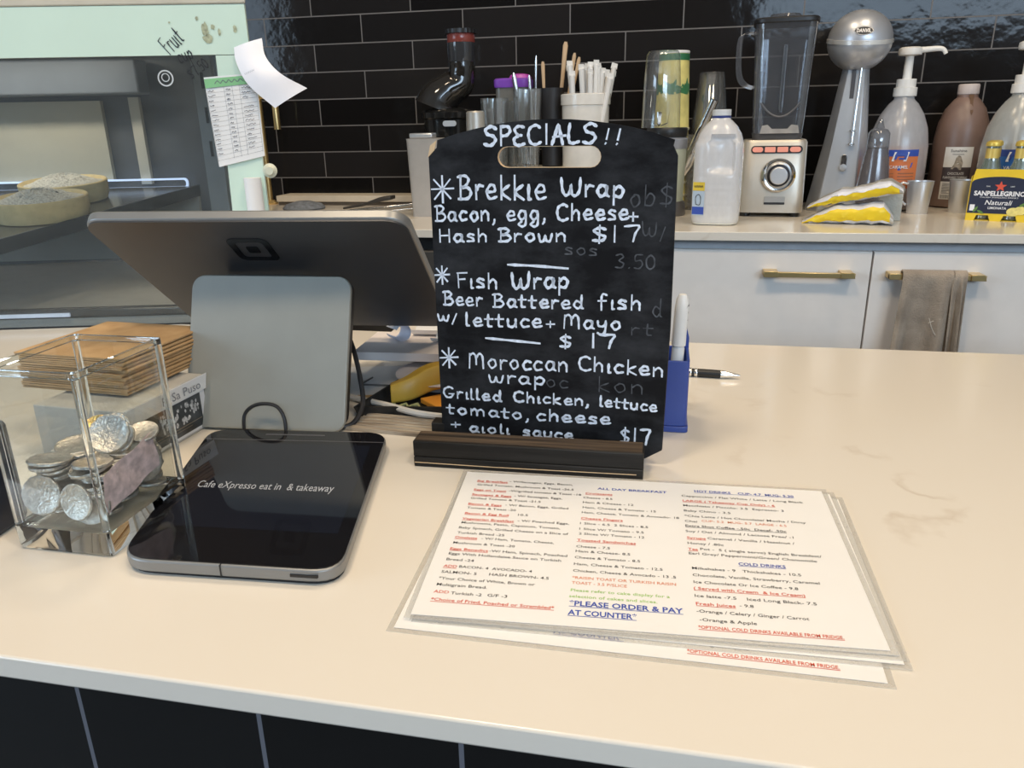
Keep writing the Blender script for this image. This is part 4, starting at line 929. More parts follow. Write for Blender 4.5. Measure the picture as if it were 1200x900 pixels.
# ================================================================== PEN BOX AND PENS
px = thing('pen_box', 'blue plastic pen box standing behind the chalkboard', 'pen box', (-0.012, 0.7665, CT), R(1))
b = MB(); P = rrect(0.067, 0.060, 0.004, 4); b.prism(P, 0.0, 0.0065)
bb = MB(); Q = rrect(0.064, 0.057, 0.004, 4); Qi = rrect(0.058, 0.051, 0.003, 4)
bb.ring(Q, Qi, 0.0065, 0.075); bb.prism(Qi, 0.0065, 0.010)
b.build('foot', M_blue, px, bevel=0.001); bb.build('box', M_blue, px, bevel=0.0007)
MB().prism([(0.0265, 0.070), (0.032, 0.070), (0.032, 0.085), (0.0285, 0.0985), (0.0265, 0.096)], -0.0285, -0.0230, RX(R(90)) @ T(0, 0, 0)).build('rear_fin', M_blue, px)
def pen_rot(a, b_):
    d = (Vector(b_)-Vector(a)); return d.to_track_quat('Z', 'Y').to_euler(), d.length
a, c = (0.0060, 0.757, CT+0.012), (0.0105, 0.755, CT+0.139)
e, ln = pen_rot(a, c)
t = thing('chalk_marker', 'white chalk marker standing in the blue pen box', 'marker', a, rot=tuple(e))
MB().lathe([(0.0, 0), (0.0055, 0.001), (0.0062, 0.006), (0.0062, 0.072), (0.0055, 0.074)], 20).build('barrel', mat('white_plastic', (0.74, 0.74, 0.73), 0.35), t)
MB().lathe([(0.0055, 0.074), (0.0070, 0.075), (0.0068, 0.112), (0.0058, 0.122), (0.0035, 0.1265), (0.0, 0.127)], 20).build('cap', mat('white_plastic', (0.74, 0.74, 0.73), 0.35), t)
b = MB()
for k in range(5):
    z = 0.082+k*0.008; b.add([(0.0068*math.sin(q), -0.00705*math.cos(q), zz) for q, zz in ((-0.5, z), (0.2, z+0.004), (0.5, z+0.0008), (0.1, z+0.0055))], [(0, 1, 2), (1, 3, 2)])
b.build('print_marks', mat('grey_marks', (0.18, 0.18, 0.18), 0.6), t)
a, c = (-0.045, 0.930, CT+0.0052), (0.0855, 0.9195, CT+0.0050)
e, ln = pen_rot(a, c)
t = thing('ballpoint_pen', 'black and silver ballpoint pen lying beyond the pen box', 'pen', a, rot=tuple(e))
MB().lathe([(0, 0), (0.0045, 0.001), (0.0050, 0.02), (0.0050, 0.070)], 18).build('upper_barrel', M_black, t)
b = MB(); b.lathe([(0.0051, 0.070), (0.0054, 0.0705), (0.0054, 0.073), (0.0051, 0.0735)], 18); b.lathe([(0.0051, 0.077), (0.0054, 0.0775), (0.0054, 0.080), (0.0051, 0.0805)], 18); b.build('silver_rings', mat('polished_steel', (0.75, 0.74, 0.72), 0.15, 1.0), t)
MB().lathe([(0.0050, 0.0735), (0.0052, 0.09), (0.0050, 0.108)], 18).build('grip', M_black, t)
MB().lathe([(0.0050, 0.108), (0.0042, 0.115), (0.0018, 0.127), (0.0006, ln)], 18).build('tip', mat('polished_steel', (0.75, 0.74, 0.72), 0.15, 1.0), t)

# ================================================================== BACK BENCH
M_steel = mat('polished_steel', (0.75, 0.74, 0.72), 0.15, 1.0)
M_brush = mat('brushed_silver', (0.66, 0.68, 0.71), 0.34, 0.7, var=0.03)
M_champ = mat('champagne_metal', (0.60, 0.55, 0.47), 0.38, 0.55, var=0.03)
M_clearp = clear('clear_plastic', (0.93, 0.94, 0.94), 0.07, 0.06, (0.6, 0.62, 0.63), 0.08)
M_smoke = clear('smoky_plastic', (0.74, 0.76, 0.79), 0.07, 0.08, (0.30, 0.31, 0.34), 0.25)
M_frost = clear('milky_plastic', (0.92, 0.95, 0.98), 0.02, 0.25, (0.88, 0.90, 0.94), 0.55)
M_frost2 = clear('milky_grey_plastic', (0.92, 0.93, 0.92), 0.02, 0.25, (0.78, 0.79, 0.76), 0.55)
M_wp = mat('white_pump_plastic', (0.82, 0.80, 0.76), 0.35)
def circle3(r, z, n=32, cx=0, cy=0): return [(cx+r*math.cos(2*math.pi*i/n), cy+r*math.sin(2*math.pi*i/n), z) for i in range(n)]
def sup(w, d, z, n=40, e=3.2, cx=0.0, cy=0.0):
    out = []
    for i in range(n):
        a = 2*math.pi*i/n; c, s = math.cos(a), math.sin(a)
        out.append((cx+w/2*math.copysign(abs(c)**(2/e), c), cy+d/2*math.copysign(abs(s)**(2/e), s), z))
    return out
def curved_label(mb, r, a0, a1, z0, z1, n=10, dr=0.0006):
    mb.add([(dx*(r+dr)*math.sin(a0+(a1-a0)*i/n), -(r+dr)*math.cos(a0+(a1-a0)*i/n), z) for z in (z0, z1) for i in range(n+1) for dx in (1,)], [(i, i+1, n+2+i, n+1+i) for i in range(n)]); return mb
def curved_text(mb, s, r, ac, z, h, w, dr=0.0012, bold=0.01, tilt=0.0):
    V, F = text_data(s, bold); x0 = min(v[0] for v in V); x1 = max(v[0] for v in V)
    P = []
    for v in V:
        x = (v[0]-x0)/(x1-x0)*w-w/2; a = ac+x/r; P.append(((r+dr)*math.sin(a), -(r+dr)*math.cos(a), z+v[1]*h/CAP+tilt*x))
    return mb.add(P, F)

# ---- milk bottle
def milk_bottle():
    t = thing('milk_bottle', 'nearly empty white plastic milk bottle in front of the blender', 'milk bottle', (0.086, 1.800, BT), R(-6))
    prof = [(0.088, 0.0), (0.100, 0.006), (0.103, 0.02), (0.103, 0.155), (0.100, 0.172), (0.088, 0.190), (0.068, 0.206), (0.048, 0.216), (0.040, 0.219), (0.037, 0.222)]
    rings = []; N = 72
    zs = []
    for (a, z0), (c, z1) in zip(prof[:-1], prof[1:]):
        k = max(1, int((z1-z0)/0.006))
        for i in range(k): zs.append((a+(c-a)*i/k, z0+(z1-z0)*i/k))
    zs.append(prof[-1])
    for w, z in zs:
        ring = []
        for (x, y, zz) in sup(w, w, z, N, 4.0 if z < 0.175 else 2.6):
            fx = max(0.0, 1-abs((x-0.010)/0.026)**4); fz = max(0.0, 1-abs((z-0.150)/0.040)**4)
            if y < 0: y += 0.016*min(1, fx*1.6)*min(1, fz*1.6)*(-y/(w/2))
            gr = 0.0008*math.sin(z*420) if 0.03 < z < 0.10 and y < 0 else 0
            ring.append((x, y-gr, zz))
        rings.append(ring)
    body = MB().loft(rings).build('bottle_body', clear('white_milk_plastic', (0.95, 0.96, 0.98), 0.02, 0.25, (0.92, 0.93, 0.96), 0.82), t, angle=60)
    MB().loft([sup(0.096, 0.096, z, 48, 4) for z in (0.002, 0.019)]).build('milk', mat('cream_milk', (0.80, 0.76, 0.62), 0.5), t)
    MB().lathe([(0.0195, 0.2215), (0.020, 0.223), (0.020, 0.226), (0.0, 0.226)], 24).build('cap_seal', mat('navy_seal', (0.03, 0.05, 0.22), 0.4), t)
    b = MB(); b.loft([circle3(0.0195*(1+0.02*(i % 2)), z, 36) for i, z in enumerate((0.2262, 0.2275, 0.238, 0.239))]); b.build('cap', mat('white_cap', (0.78, 0.79, 0.80), 0.4), t, bevel=0.001)
    lm = T(-0.0338, -0.0508, 0) @ RZ(R(-16))
    lb = MB().box(-0.014, 0.012, -0.0009, 0.0, 0.022, 0.092, lm).build('label', mat('pale_blue_label', (0.45, 0.55, 0.66), 0.5), t)
    MB().box(-0.014, 0.012, -0.0013, -0.0009, 0.074, 0.092, lm).build('yellow_band', mat('yellow_print', (0.75, 0.55, 0.05), 0.5), lb)
    MB().box(-0.014, 0.012, -0.0013, -0.0009, 0.024, 0.040, lm).build('navy_band', mat('blue_ink', (0.035, 0.08, 0.40), 0.7), lb)
    b = MB(); b.stroke([(-0.011+0.0018*k, 0.083+0.0022*(-1)**k) for k in range(12)], 0.0012, lm @ T(0, -0.0016, 0) @ XZ)
    bp_ = MB(); bp_.stroke([(-0.006, 0.045), (-0.007, 0.060), (-0.001, 0.066), (0.004, 0.060), (0.003, 0.045), (-0.006, 0.045)], 0.0016, lm @ T(0, -0.0016, 0) @ XZ); bp_.build('label_emblem', M_ink, lb)
    b.build('label_print', M_ink, lb)
milk_bottle()

# ---- bar blender
def blender():
    t = thing('bar_blender', 'champagne coloured bar blender with smoky jug and chrome dial', 'blender', (0.219, 1.985, BT), R(-4))
    b = MB(); b.loft([sup(0.148, 0.165, 0.010, 48, 7, 0, 0.01), sup(0.148, 0.165, 0.03, 48, 7, 0, 0.01), sup(0.143, 0.155, 0.166, 48, 7, 0, 0.01), sup(0.136, 0.148, 0.172, 48, 7, 0, 0.01)])
    b.build('motor_base', M_champ, t)
    for sx in (-1, 1):
        for sy in (-1, 1): MB().lathe([(0.011, 0), (0.012, 0.004), (0.012, 0.0105)], 16, T(sx*0.055, 0.01+sy*0.06, 0)).build('foot', M_black, t)
    FM = T(0, -0.0735, 0) @ RX(R(-2.1)) @ XZ
    pn = MB().prism(rrect(0.112, 0.0165, 0.008, 6, 0.004, 0.1515), -0.002, 0.002, FM).build('button_panel', M_black, t)
    for k in range(4):
        x = -0.0375+k*0.0272; MB().prism(rrect(0.0235, 0.0115, 0.0055 if k in (0, 3) else 0.002, 4, x, 0.1515), 0.002, 0.0038, FM).build('button', mat('pale_red_button', (0.80, 0.33, 0.25), 0.35, emit=(1, 0.3, 0.2, 0.12)), pn)
    MB().lathe([(0.0375, 0.0), (0.0375, 0.008), (0.033, 0.013), (0.026, 0.012), (0.024, 0.010), (0.0, 0.010)], 40, T(0.012, -0.0725, 0.095) @ XZ).build('dial_ring', M_steel, t)
    dk = MB().lathe([(0.0255, 0.0098), (0.0255, 0.011), (0.020, 0.0115), (0.0, 0.0115)], 40, T(0.012, -0.0725, 0.095) @ XZ).build('dial_recess', mat('dark_recess', (0.05, 0.05, 0.055), 0.3, 0.6), t)
    MB().lathe([(0.0195, 0.011), (0.0195, 0.026), (0.018, 0.028), (0.0, 0.028)], 40, T(0.012, -0.0725, 0.095) @ XZ).build('dial', M_brush, t, bevel=0.0008)
    pl_ = MB().prism(rrect(0.046, 0.013, 0.002, 3, 0.008, 0.0405), -0.001, 0.0022, FM).build('name_plate', mat('grey_plate', (0.40, 0.39, 0.37), 0.4, 0.5), t)
    MB().prism(rrect(0.046, 0.005, 0.001, 2, 0.008, 0.0315), -0.001, 0.0022, FM).build('dark_strip', M_black, t)
    # jug
    def jr(w, z, e=5): return sup(w, w*0.92, z, 40, e, 0.004, 0.01)
    jug = MB().loft([jr(0.112, 0.186), jr(0.116, 0.215), jr(0.124, 0.32), jr(0.134, 0.418)], cap0=True, cap1=False).build('jug', M_smoke, t)
    b = MB(); b.loft([[(0.004+x, -0.047-0.0012-(z-0.186)*0.04, z) for x, z in ((-0.040, 0.186), (-0.036, 0.203), (-0.024, 0.205), (-0.014, 0.196), (0.020, 0.196), (0.028, 0.205), (0.042, 0.203), (0.046, 0.186))], [(0.004+x, -0.044-(z-0.186)*0.04, z) for x, z in ((-0.040, 0.186), (-0.036, 0.203), (-0.024, 0.205), (-0.014, 0.196), (0.020, 0.196), (0.028, 0.205), (0.042, 0.203), (0.046, 0.186))]])
    b.build('jug_seat', mat('worn_grey_rubber', (0.36, 0.34, 0.32), 0.6, var=0.25), t)
    b = MB(); b.loft([jr(0.108, 0.1722, 6), jr(0.114, 0.186, 6)]); b.build('jug_collar', mat('dark_grey_collar', (0.07, 0.07, 0.075), 0.4), t)
    MB().tube([(0.004-0.0425+0.085*k/12, -0.0535, 0.222+0.030*(2*k/12-1)**2) for k in range(13)], 0.0022, 8).build('jug_curve', mat('grey_seam', (0.10, 0.10, 0.11), 0.4), jug)
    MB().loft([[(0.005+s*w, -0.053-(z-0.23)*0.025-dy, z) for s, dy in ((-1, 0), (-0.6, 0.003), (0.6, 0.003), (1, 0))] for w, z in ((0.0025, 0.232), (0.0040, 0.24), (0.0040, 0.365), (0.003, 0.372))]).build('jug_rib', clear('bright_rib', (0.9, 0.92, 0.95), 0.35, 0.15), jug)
    MB().loft([jr(0.136, 0.418), jr(0.140, 0.420), jr(0.140, 0.427), jr(0.134, 0.430)]).build('lid', M_black, t)
    MB().lathe([(0.034, 0.430), (0.036, 0.434), (0.032, 0.440), (0, 0.441)], 28, T(0.002, 0.01, 0)).build('lid_cap', M_smoke, t)
    hp = smooth_line([(-0.058, 0.0, 0.402), (-0.082, -0.004, 0.404), (-0.093, -0.006, 0.392), (-0.094, -0.006, 0.345), (-0.089, -0.005, 0.310), (-0.076, -0.003, 0.294), (-0.056, 0.0, 0.286)], 6)
    b = MB(); b.loft([[(p.x-0.006, p.y-0.008, p.z-0.004), (p.x+0.006, p.y-0.008, p.z+0.002), (p.x+0.006, p.y+0.008, p.z+0.002), (p.x-0.006, p.y+0.008, p.z-0.004)] for p in hp]); b.build('handle', M_smoke, t, bevel=0.001)
blender()

# ---- milkshake mixer
def shake():
    t = thing('milkshake_mixer', 'silver milkshake mixer with round chrome banded head', 'mixer', (0.385, 2.080, BT), R(-14))
    def sec(w, d, z, off=0.0): return [(off+x*w, y*d, z) for x, y in ((-0.50, 0.35), (-0.47, -0.20), (-0.24, -0.50), (0.36, -0.50), (0.5, -0.22), (0.5, 0.35), (0.2, 0.5), (-0.2, 0.5))]
    col = MB().loft([sec(0.138, 0.120, 0.0, -0.002), sec(0.134, 0.116, 0.02, -0.001), sec(0.098, 0.090, 0.162, 0.008), sec(0.058, 0.060, 0.330, 0.014)]).build('column', mat('silver_hammertone', (0.55, 0.57, 0.61), 0.34, 0.6, var=0.04), t, bevel=0.003)
    fp = MB().loft([[(-0.033, -0.0615, 0.006), (0.046, -0.0615, 0.006), (0.046, -0.0590, 0.006), (-0.033, -0.0590, 0.006)], [(0.001, -0.0305, 0.326), (0.0345, -0.0305, 0.326), (0.0345, -0.028, 0.326), (0.001, -0.028, 0.326)]]).build('front_plate', M_brush, t)
    MB().box(-0.022, 0.020, -0.0645, -0.061, 0.012, 0.020).build('base_badge', mat('pale_brass', (0.75, 0.64, 0.42), 0.3, 0.7), fp)
    def fy(z): return -0.0615+(z-0.006)*0.097
    MB().box(0.009, 0.018, fy(0.30)-0.004, fy(0.30)+0.004, 0.222, 0.322).build('guide_slot', mat('dark_slot', (0.09, 0.09, 0.10), 0.4), fp)
    MB().tube([(0.026, fy(0.155)-0.009, 0.155), (0.028, fy(0.32)-0.007, 0.325)], 0.0024, 8).build('spindle', M_steel, t)
    for z in (0.158, 0.188): MB().lathe([(0.0, -0.001), (0.008, -0.001), (0.008, 0.001), (0.0, 0.001)], 18, T(0.026, fy(z)-0.009, z)).build('agitator_disc', M_steel, t)
    lv = MB().prism(rrect(0.013, 0.038, 0.006, 5, 0.014, 0.115), 0.0, 0.006, T(0, fy(0.115), 0) @ XZ).build('cup_rest', M_steel, t, bevel=0.001)
    MB().lathe([(0.0075, 0.006), (0.0075, 0.012), (0, 0.013)], 20, T(0.014, fy(0.115), 0.105) @ XZ).build('knob', M_brush, lv)
    # head, tipped a little
    HM = T(0.016, -0.012, 0.385) @ RY(R(3)) @ RX(R(8))
    pr = []
    for k in range(25):
        a = -math.pi/2*0.80+(math.pi/2*1.80)*k/24; pr.append((0.0705*math.cos(a), 0.0665*math.sin(a)))
    hd = MB().lathe([(0.0, pr[0][1]-0.001)]+pr, 48, HM).build('head', mat('silver_hammertone', (0.55, 0.57, 0.61), 0.34, 0.6, var=0.04), t, angle=50)
    MB().lathe([(0.0700, -0.0045), (0.0722, -0.004), (0.0722, 0.0045), (0.0700, 0.005)], 48, HM, cap0=False, cap1=False).build('chrome_band', mat('bright_chrome', (0.86, 0.85, 0.82), 0.25, 0.6), hd)
    b = MB(); BM = HM @ RZ(R(8)) @ T(0.0, -0.0637, 0.0245) @ RX(R(-22)) @ XZ
    ov = [(0.0205*math.cos(a), 0.0098*math.sin(a)) for a in [2*math.pi*i/32 for i in range(32)]]; ov2 = [(x*0.9, y*0.8) for x, y in ov]
    bd_ = MB().prism(ov, -0.003, 0.0022, BM).build('badge_rim', M_steel, hd)
    MB().prism(ov2, 0.0022, 0.0026, BM).build('badge_field', M_black, bd_)
    MB().text('DANVIL', 0, -0.0038, 0.0078, 0.030, BM @ T(0, 0, 0.003), bold=0.02, align='c').build('badge_lettering', mat('chrome_letters', (0.7, 0.7, 0.7), 0.3, 0.6), bd_)
shake()

# ---- syrup bottles
def pump_bottle(x, y, label, liquid, lz, labcol, word, ang, shell):
    t = thing('pump_bottle', label, 'syrup bottle', (x, y, BT), ang, 'syrup bottles with white pumps')
    prof = [(0.050, 0), (0.062, 0.004), (0.066, 0.012), (0.0675, 0.10), (0.0665, 0.150), (0.060, 0.190), (0.048, 0.222), (0.033, 0.245), (0.0225, 0.256), (0.0215, 0.262), (0.0235, 0.263), (0.0235, 0.267)]
    MB().lathe(prof, 40, cap1=False).build('bottle_body', shell, t)
    MB().lathe([(0.048, 0.002), (0.063, 0.006), (0.0640, 0.014), (0.0655, 0.10), (0.0655, lz)], 40).build('syrup', liquid, t)
    b = MB(); b.loft([circle3(0.0255*(1+0.015*(i % 2)), z, 40) for i, z in enumerate((0.262, 0.266, 0.282))]); b.loft([circle3(0.0215, z, 32) for z in (0.282, 0.3005)]); b.build('collar', M_wp, t, bevel=0.001)
    MB().lathe([(0.0100, 0.300), (0.0095, 0.330), (0.0090, 0.352), (0.0105, 0.354)], 20).build('stem', M_wp, t)
    MB().lathe([(0.004, 0.03), (0.004, 0.262)], 10).build('dip_tube', M_wp, t)
    pts = smooth_line([(0.0, 0, 0.363), (0.028, -0.002, 0.363), (0.056, -0.004, 0.364), (0.068, -0.005, 0.361), (0.074, -0.006, 0.352)], 5)
    hd = MB().lathe([(0.012, 0.351), (0.0245, 0.353), (0.026, 0.358), (0.0255, 0.367), (0.020, 0.370), (0, 0.3705)], 28).build('pump_head', M_wp, t)
    MB().tube([tuple(p) for p in pts], 0.007, 10, rr=[0.0075-0.003*i/(len(pts)-1) for i in range(len(pts))]).build('spout', M_wp, hd)
    a0, a1 = -0.60, 0.72
    lb = curved_label(MB(), 0.0672, a0, a1, 0.055, 0.143).build('label', labcol[0], t, smooth=True)
    curved_label(MB(), 0.0676, a0, a1, 0.128, 0.143).build('label_band', labcol[1], lb)
    b = MB(); b.add([(0.0684*math.sin(q), -0.0684*math.cos(q), z) for q, z in ((-0.34, 0.100), (0.10, 0.096), (0.50, 0.103), (0.54, 0.114), (0.10, 0.106), (-0.38, 0.110))], [(0, 1, 4, 5), (1, 2, 3, 4)]); b.build('word_ribbon', labcol[1], lb)
    b = MB(); b.add([(0.0690*math.sin(0.08+q), -0.0690*math.cos(q+0.08), z) for q, z in ((-0.25, 0.117), (0.22, 0.117), (0.30, 0.138), (-0.17, 0.138))], [(0, 1, 2, 3)]); b.build('logo_patch', mat('white_print', (0.8, 0.8, 0.82), 0.5), lb)
    b = MB(); b.add([(0.0694*math.sin(0.08+q), -0.0694*math.cos(q+0.08), z) for q, z in ((-0.17, 0.121), (-0.10, 0.121), (-0.06, 0.130), (0.14, 0.130), (0.15, 0.125), (-0.02, 0.125), (-0.03, 0.121), (0.20, 0.121), (0.25, 0.135), (-0.12, 0.135))], [(0, 1, 2, 9), (2, 3, 8, 9), (3, 4, 7, 8), (4, 5, 6, 7)]); b.build('logo_swirl', labcol[1], lb)
    b = MB(); curved_text(b, word, 0.0672, 0.09, 0.1005, 0.007, 0.040, 0.0020); b.build('word', mat('white_print', (0.8, 0.8, 0.82), 0.5), lb)
    b = MB()
    for k in range(5): curved_label(b, 0.0672, -0.48, -0.05, 0.060+k*0.007, 0.0615+k*0.007, 4, 0.0010); curved_label(b, 0.0672, 0.08, 0.62, 0.060+k*0.007, 0.0625+k*0.007, 4, 0.0010)
    b.build('small_print', mat('dull_print', (0.35, 0.14, 0.07), 0.7), lb)
pump_bottle(0.519, 2.100, 'pump syrup bottle half full of caramel with an orange label', mat('caramel_syrup', (0.30, 0.10, 0.04), 0.4), 0.150, (mat('orange_label', (0.66, 0.19, 0.06), 0.5), mat('royal_blue_print', (0.03, 0.08, 0.42), 0.5)), 'CARAMEL', R(-12), M_frost)
pump_bottle(0.752, 2.040, 'pump syrup bottle with blue label behind the yellow drinks carton', mat('vanilla_syrup', (0.20, 0.16, 0.12), 0.4), 0.128, (mat('blue_label', (0.02, 0.12, 0.40), 0.5), mat('deep_blue_print', (0.02, 0.05, 0.25), 0.5)), 'VANILLA', R(-20), M_frost2)
def topping():
    t = thing('topping_bottle', 'brown chocolate topping bottle with black and white label', 'syrup bottle', (0.677, 2.165, BT), R(-17))
    prof = [(0.046, 0), (0.056, 0.004), (0.059, 0.012), (0.060, 0.10), (0.0595, 0.165), (0.055, 0.200), (0.044, 0.232), (0.029, 0.252), (0.0225, 0.258), (0.0225, 0.264)]
    MB().lathe(prof, 40).build('bottle_body', mat('brown_plastic', (0.205, 0.135, 0.11), 0.38, var=0.2, scale=9), t)
    MB().lathe([(0.0226, 0.2642), (0.0232, 0.266), (0.0232, 0.285), (0.0215, 0.288), (0, 0.288)], 32).build('cap', mat('dusty_pink_cap', (0.58, 0.50, 0.47), 0.5), t, bevel=0.001)
    MB().add([(r*math.sin(a), -r*math.cos(a), z) for a, r, z in ((0.10, 0.0235, 0.264), (0.62, 0.0235, 0.264), (0.40, 0.0335, 0.2485), (0.20, 0.0315, 0.2495), (0.34, 0.0480, 0.2245), (0.22, 0.0475, 0.2250), (0.28, 0.0510, 0.217))], [(0, 1, 2, 3), (3, 2, 4, 5), (5, 4, 6)]).build('dried_drip', mat('chocolate_drip', (0.10, 0.045, 0.02), 0.4), t)
    lb = curved_label(MB(), 0.0602, -0.50, 0.52, 0.098, 0.145).build('label', mat('off_white_label', (0.66, 0.64, 0.60), 0.55), t)
    curved_label(MB(), 0.0602, -0.50, 0.52, 0.064, 0.098, 10, 0.0006).build('dark_label_band', mat('brown_black_print', (0.05, 0.035, 0.035), 0.5), lb)
    curved_label(MB(), 0.0602, -0.50, 0.52, 0.010+0.012, 0.0640).build('lower_label', mat('off_white_label', (0.66, 0.64, 0.60), 0.55), lb)
    b = MB(); curved_text(b, 'Sunshine', 0.0602, 0.0, 0.1335, 0.0062, 0.034); curved_label(b, 0.0602, -0.2, 0.2, 0.1275, 0.1288, 4, 0.0010)
    b.build('brand_print', mat('dark_grey_print', (0.10, 0.10, 0.10), 0.6), lb)
    b = MB(); b.add([(0.0614*math.sin(a), -0.0614*math.cos(a), z) for a, z in ((-0.20, 0.094), (0.16, 0.092), (0.20, 0.108), (0.10, 0.124), (0.02, 0.126), (-0.06, 0.120), (-0.10, 0.106))], [(0, 1, 2, 3, 4, 5, 6)]); b.build('parfait_picture', mat('grey_brown_picture', (0.30, 0.26, 0.21), 0.6, var=0.5, scale=150), lb)
    b = MB(); curved_text(b, 'CHOCOLATE', 0.0602, 0.0, 0.0805, 0.0058, 0.034); curved_text(b, 'FLAVOURED TOPPING', 0.0602, 0.0, 0.0715, 0.0052, 0.052); b.build('product_words', mat('pale_print', (0.62, 0.60, 0.56), 0.6), lb)
    b = MB(); random.seed(2)
    for k in range(9):
        for a0 in (-0.42, 0.0): curved_label(b, 0.0602, a0, a0+random.uniform(.2, .36), 0.036+k*0.0029, 0.0372+k*0.0029, 4, 0.0010)
    a = -0.44
    while a < 0.02: w = random.uniform(.006, .022); curved_label(b, 0.0602, a, a+w, 0.024, 0.033, 2, 0.0010); a += w+random.uniform(.008, .02)
    b.build('small_print', mat('dark_grey_print', (0.10, 0.10, 0.10), 0.6), lb)
topping()
def squeeze():
    t = thing('squeeze_bottle', 'clear grey cone topped squeeze bottle beside the mixer', 'squeeze bottle', (0.448, 1.985, BT), 0)
    MB().lathe([(0.034, 0), (0.037, 0.003), (0.036, 0.06), (0.029, 0.118), (0.0235, 0.150)], 32).build('bottle_body', clear('dull_grey_plastic', (0.55, 0.55, 0.58), 0.05, 0.15, (0.24, 0.23, 0.25), 0.6), t)
    MB().lathe([(0.0242, 0.150), (0.0247, 0.152), (0.0235, 0.182), (0.018, 0.190), (0.010, 0.193), (0.0065, 0.206), (0.0035, 0.213), (0, 0.214)], 28).build('nozzle_cap', M_smoke, t)
squeeze()

# ---- stainless measuring cups
def steel_cup(x, y, label, spout):
    t = thing('steel_cup', label, 'cup', (x, y, BT), R(20 if spout else 180))
    b = MB(); b.lathe([(0.0215, 0), (0.0225, 0.002), (0.0285, 0.074), (0.0295, 0.0745), (0.0280, 0.0735), (0.0215, 0.003), (0, 0.003)], 32); b.build('cup_body', M_brush, t)
    pts = smooth_line([(0.027, 0, 0.068), (0.040, 0, 0.070), (0.044, 0, 0.055), (0.036, 0, 0.03), (0.0265, 0, 0.02)], 5) if not spout else smooth_line([(0.026, 0, 0.071), (0.038, 0, 0.078), (0.048, 0, 0.080)], 5)
    MB().tube([tuple(p) for p in pts], 0.0028, 8).build('handle', M_brush, t)
steel_cup(0.555, 2.000, 'small tapered steel cup between coffee bags and topping bottle', False)
steel_cup(0.655, 2.030, 'small steel cup partly behind the yellow drinks carton', True)

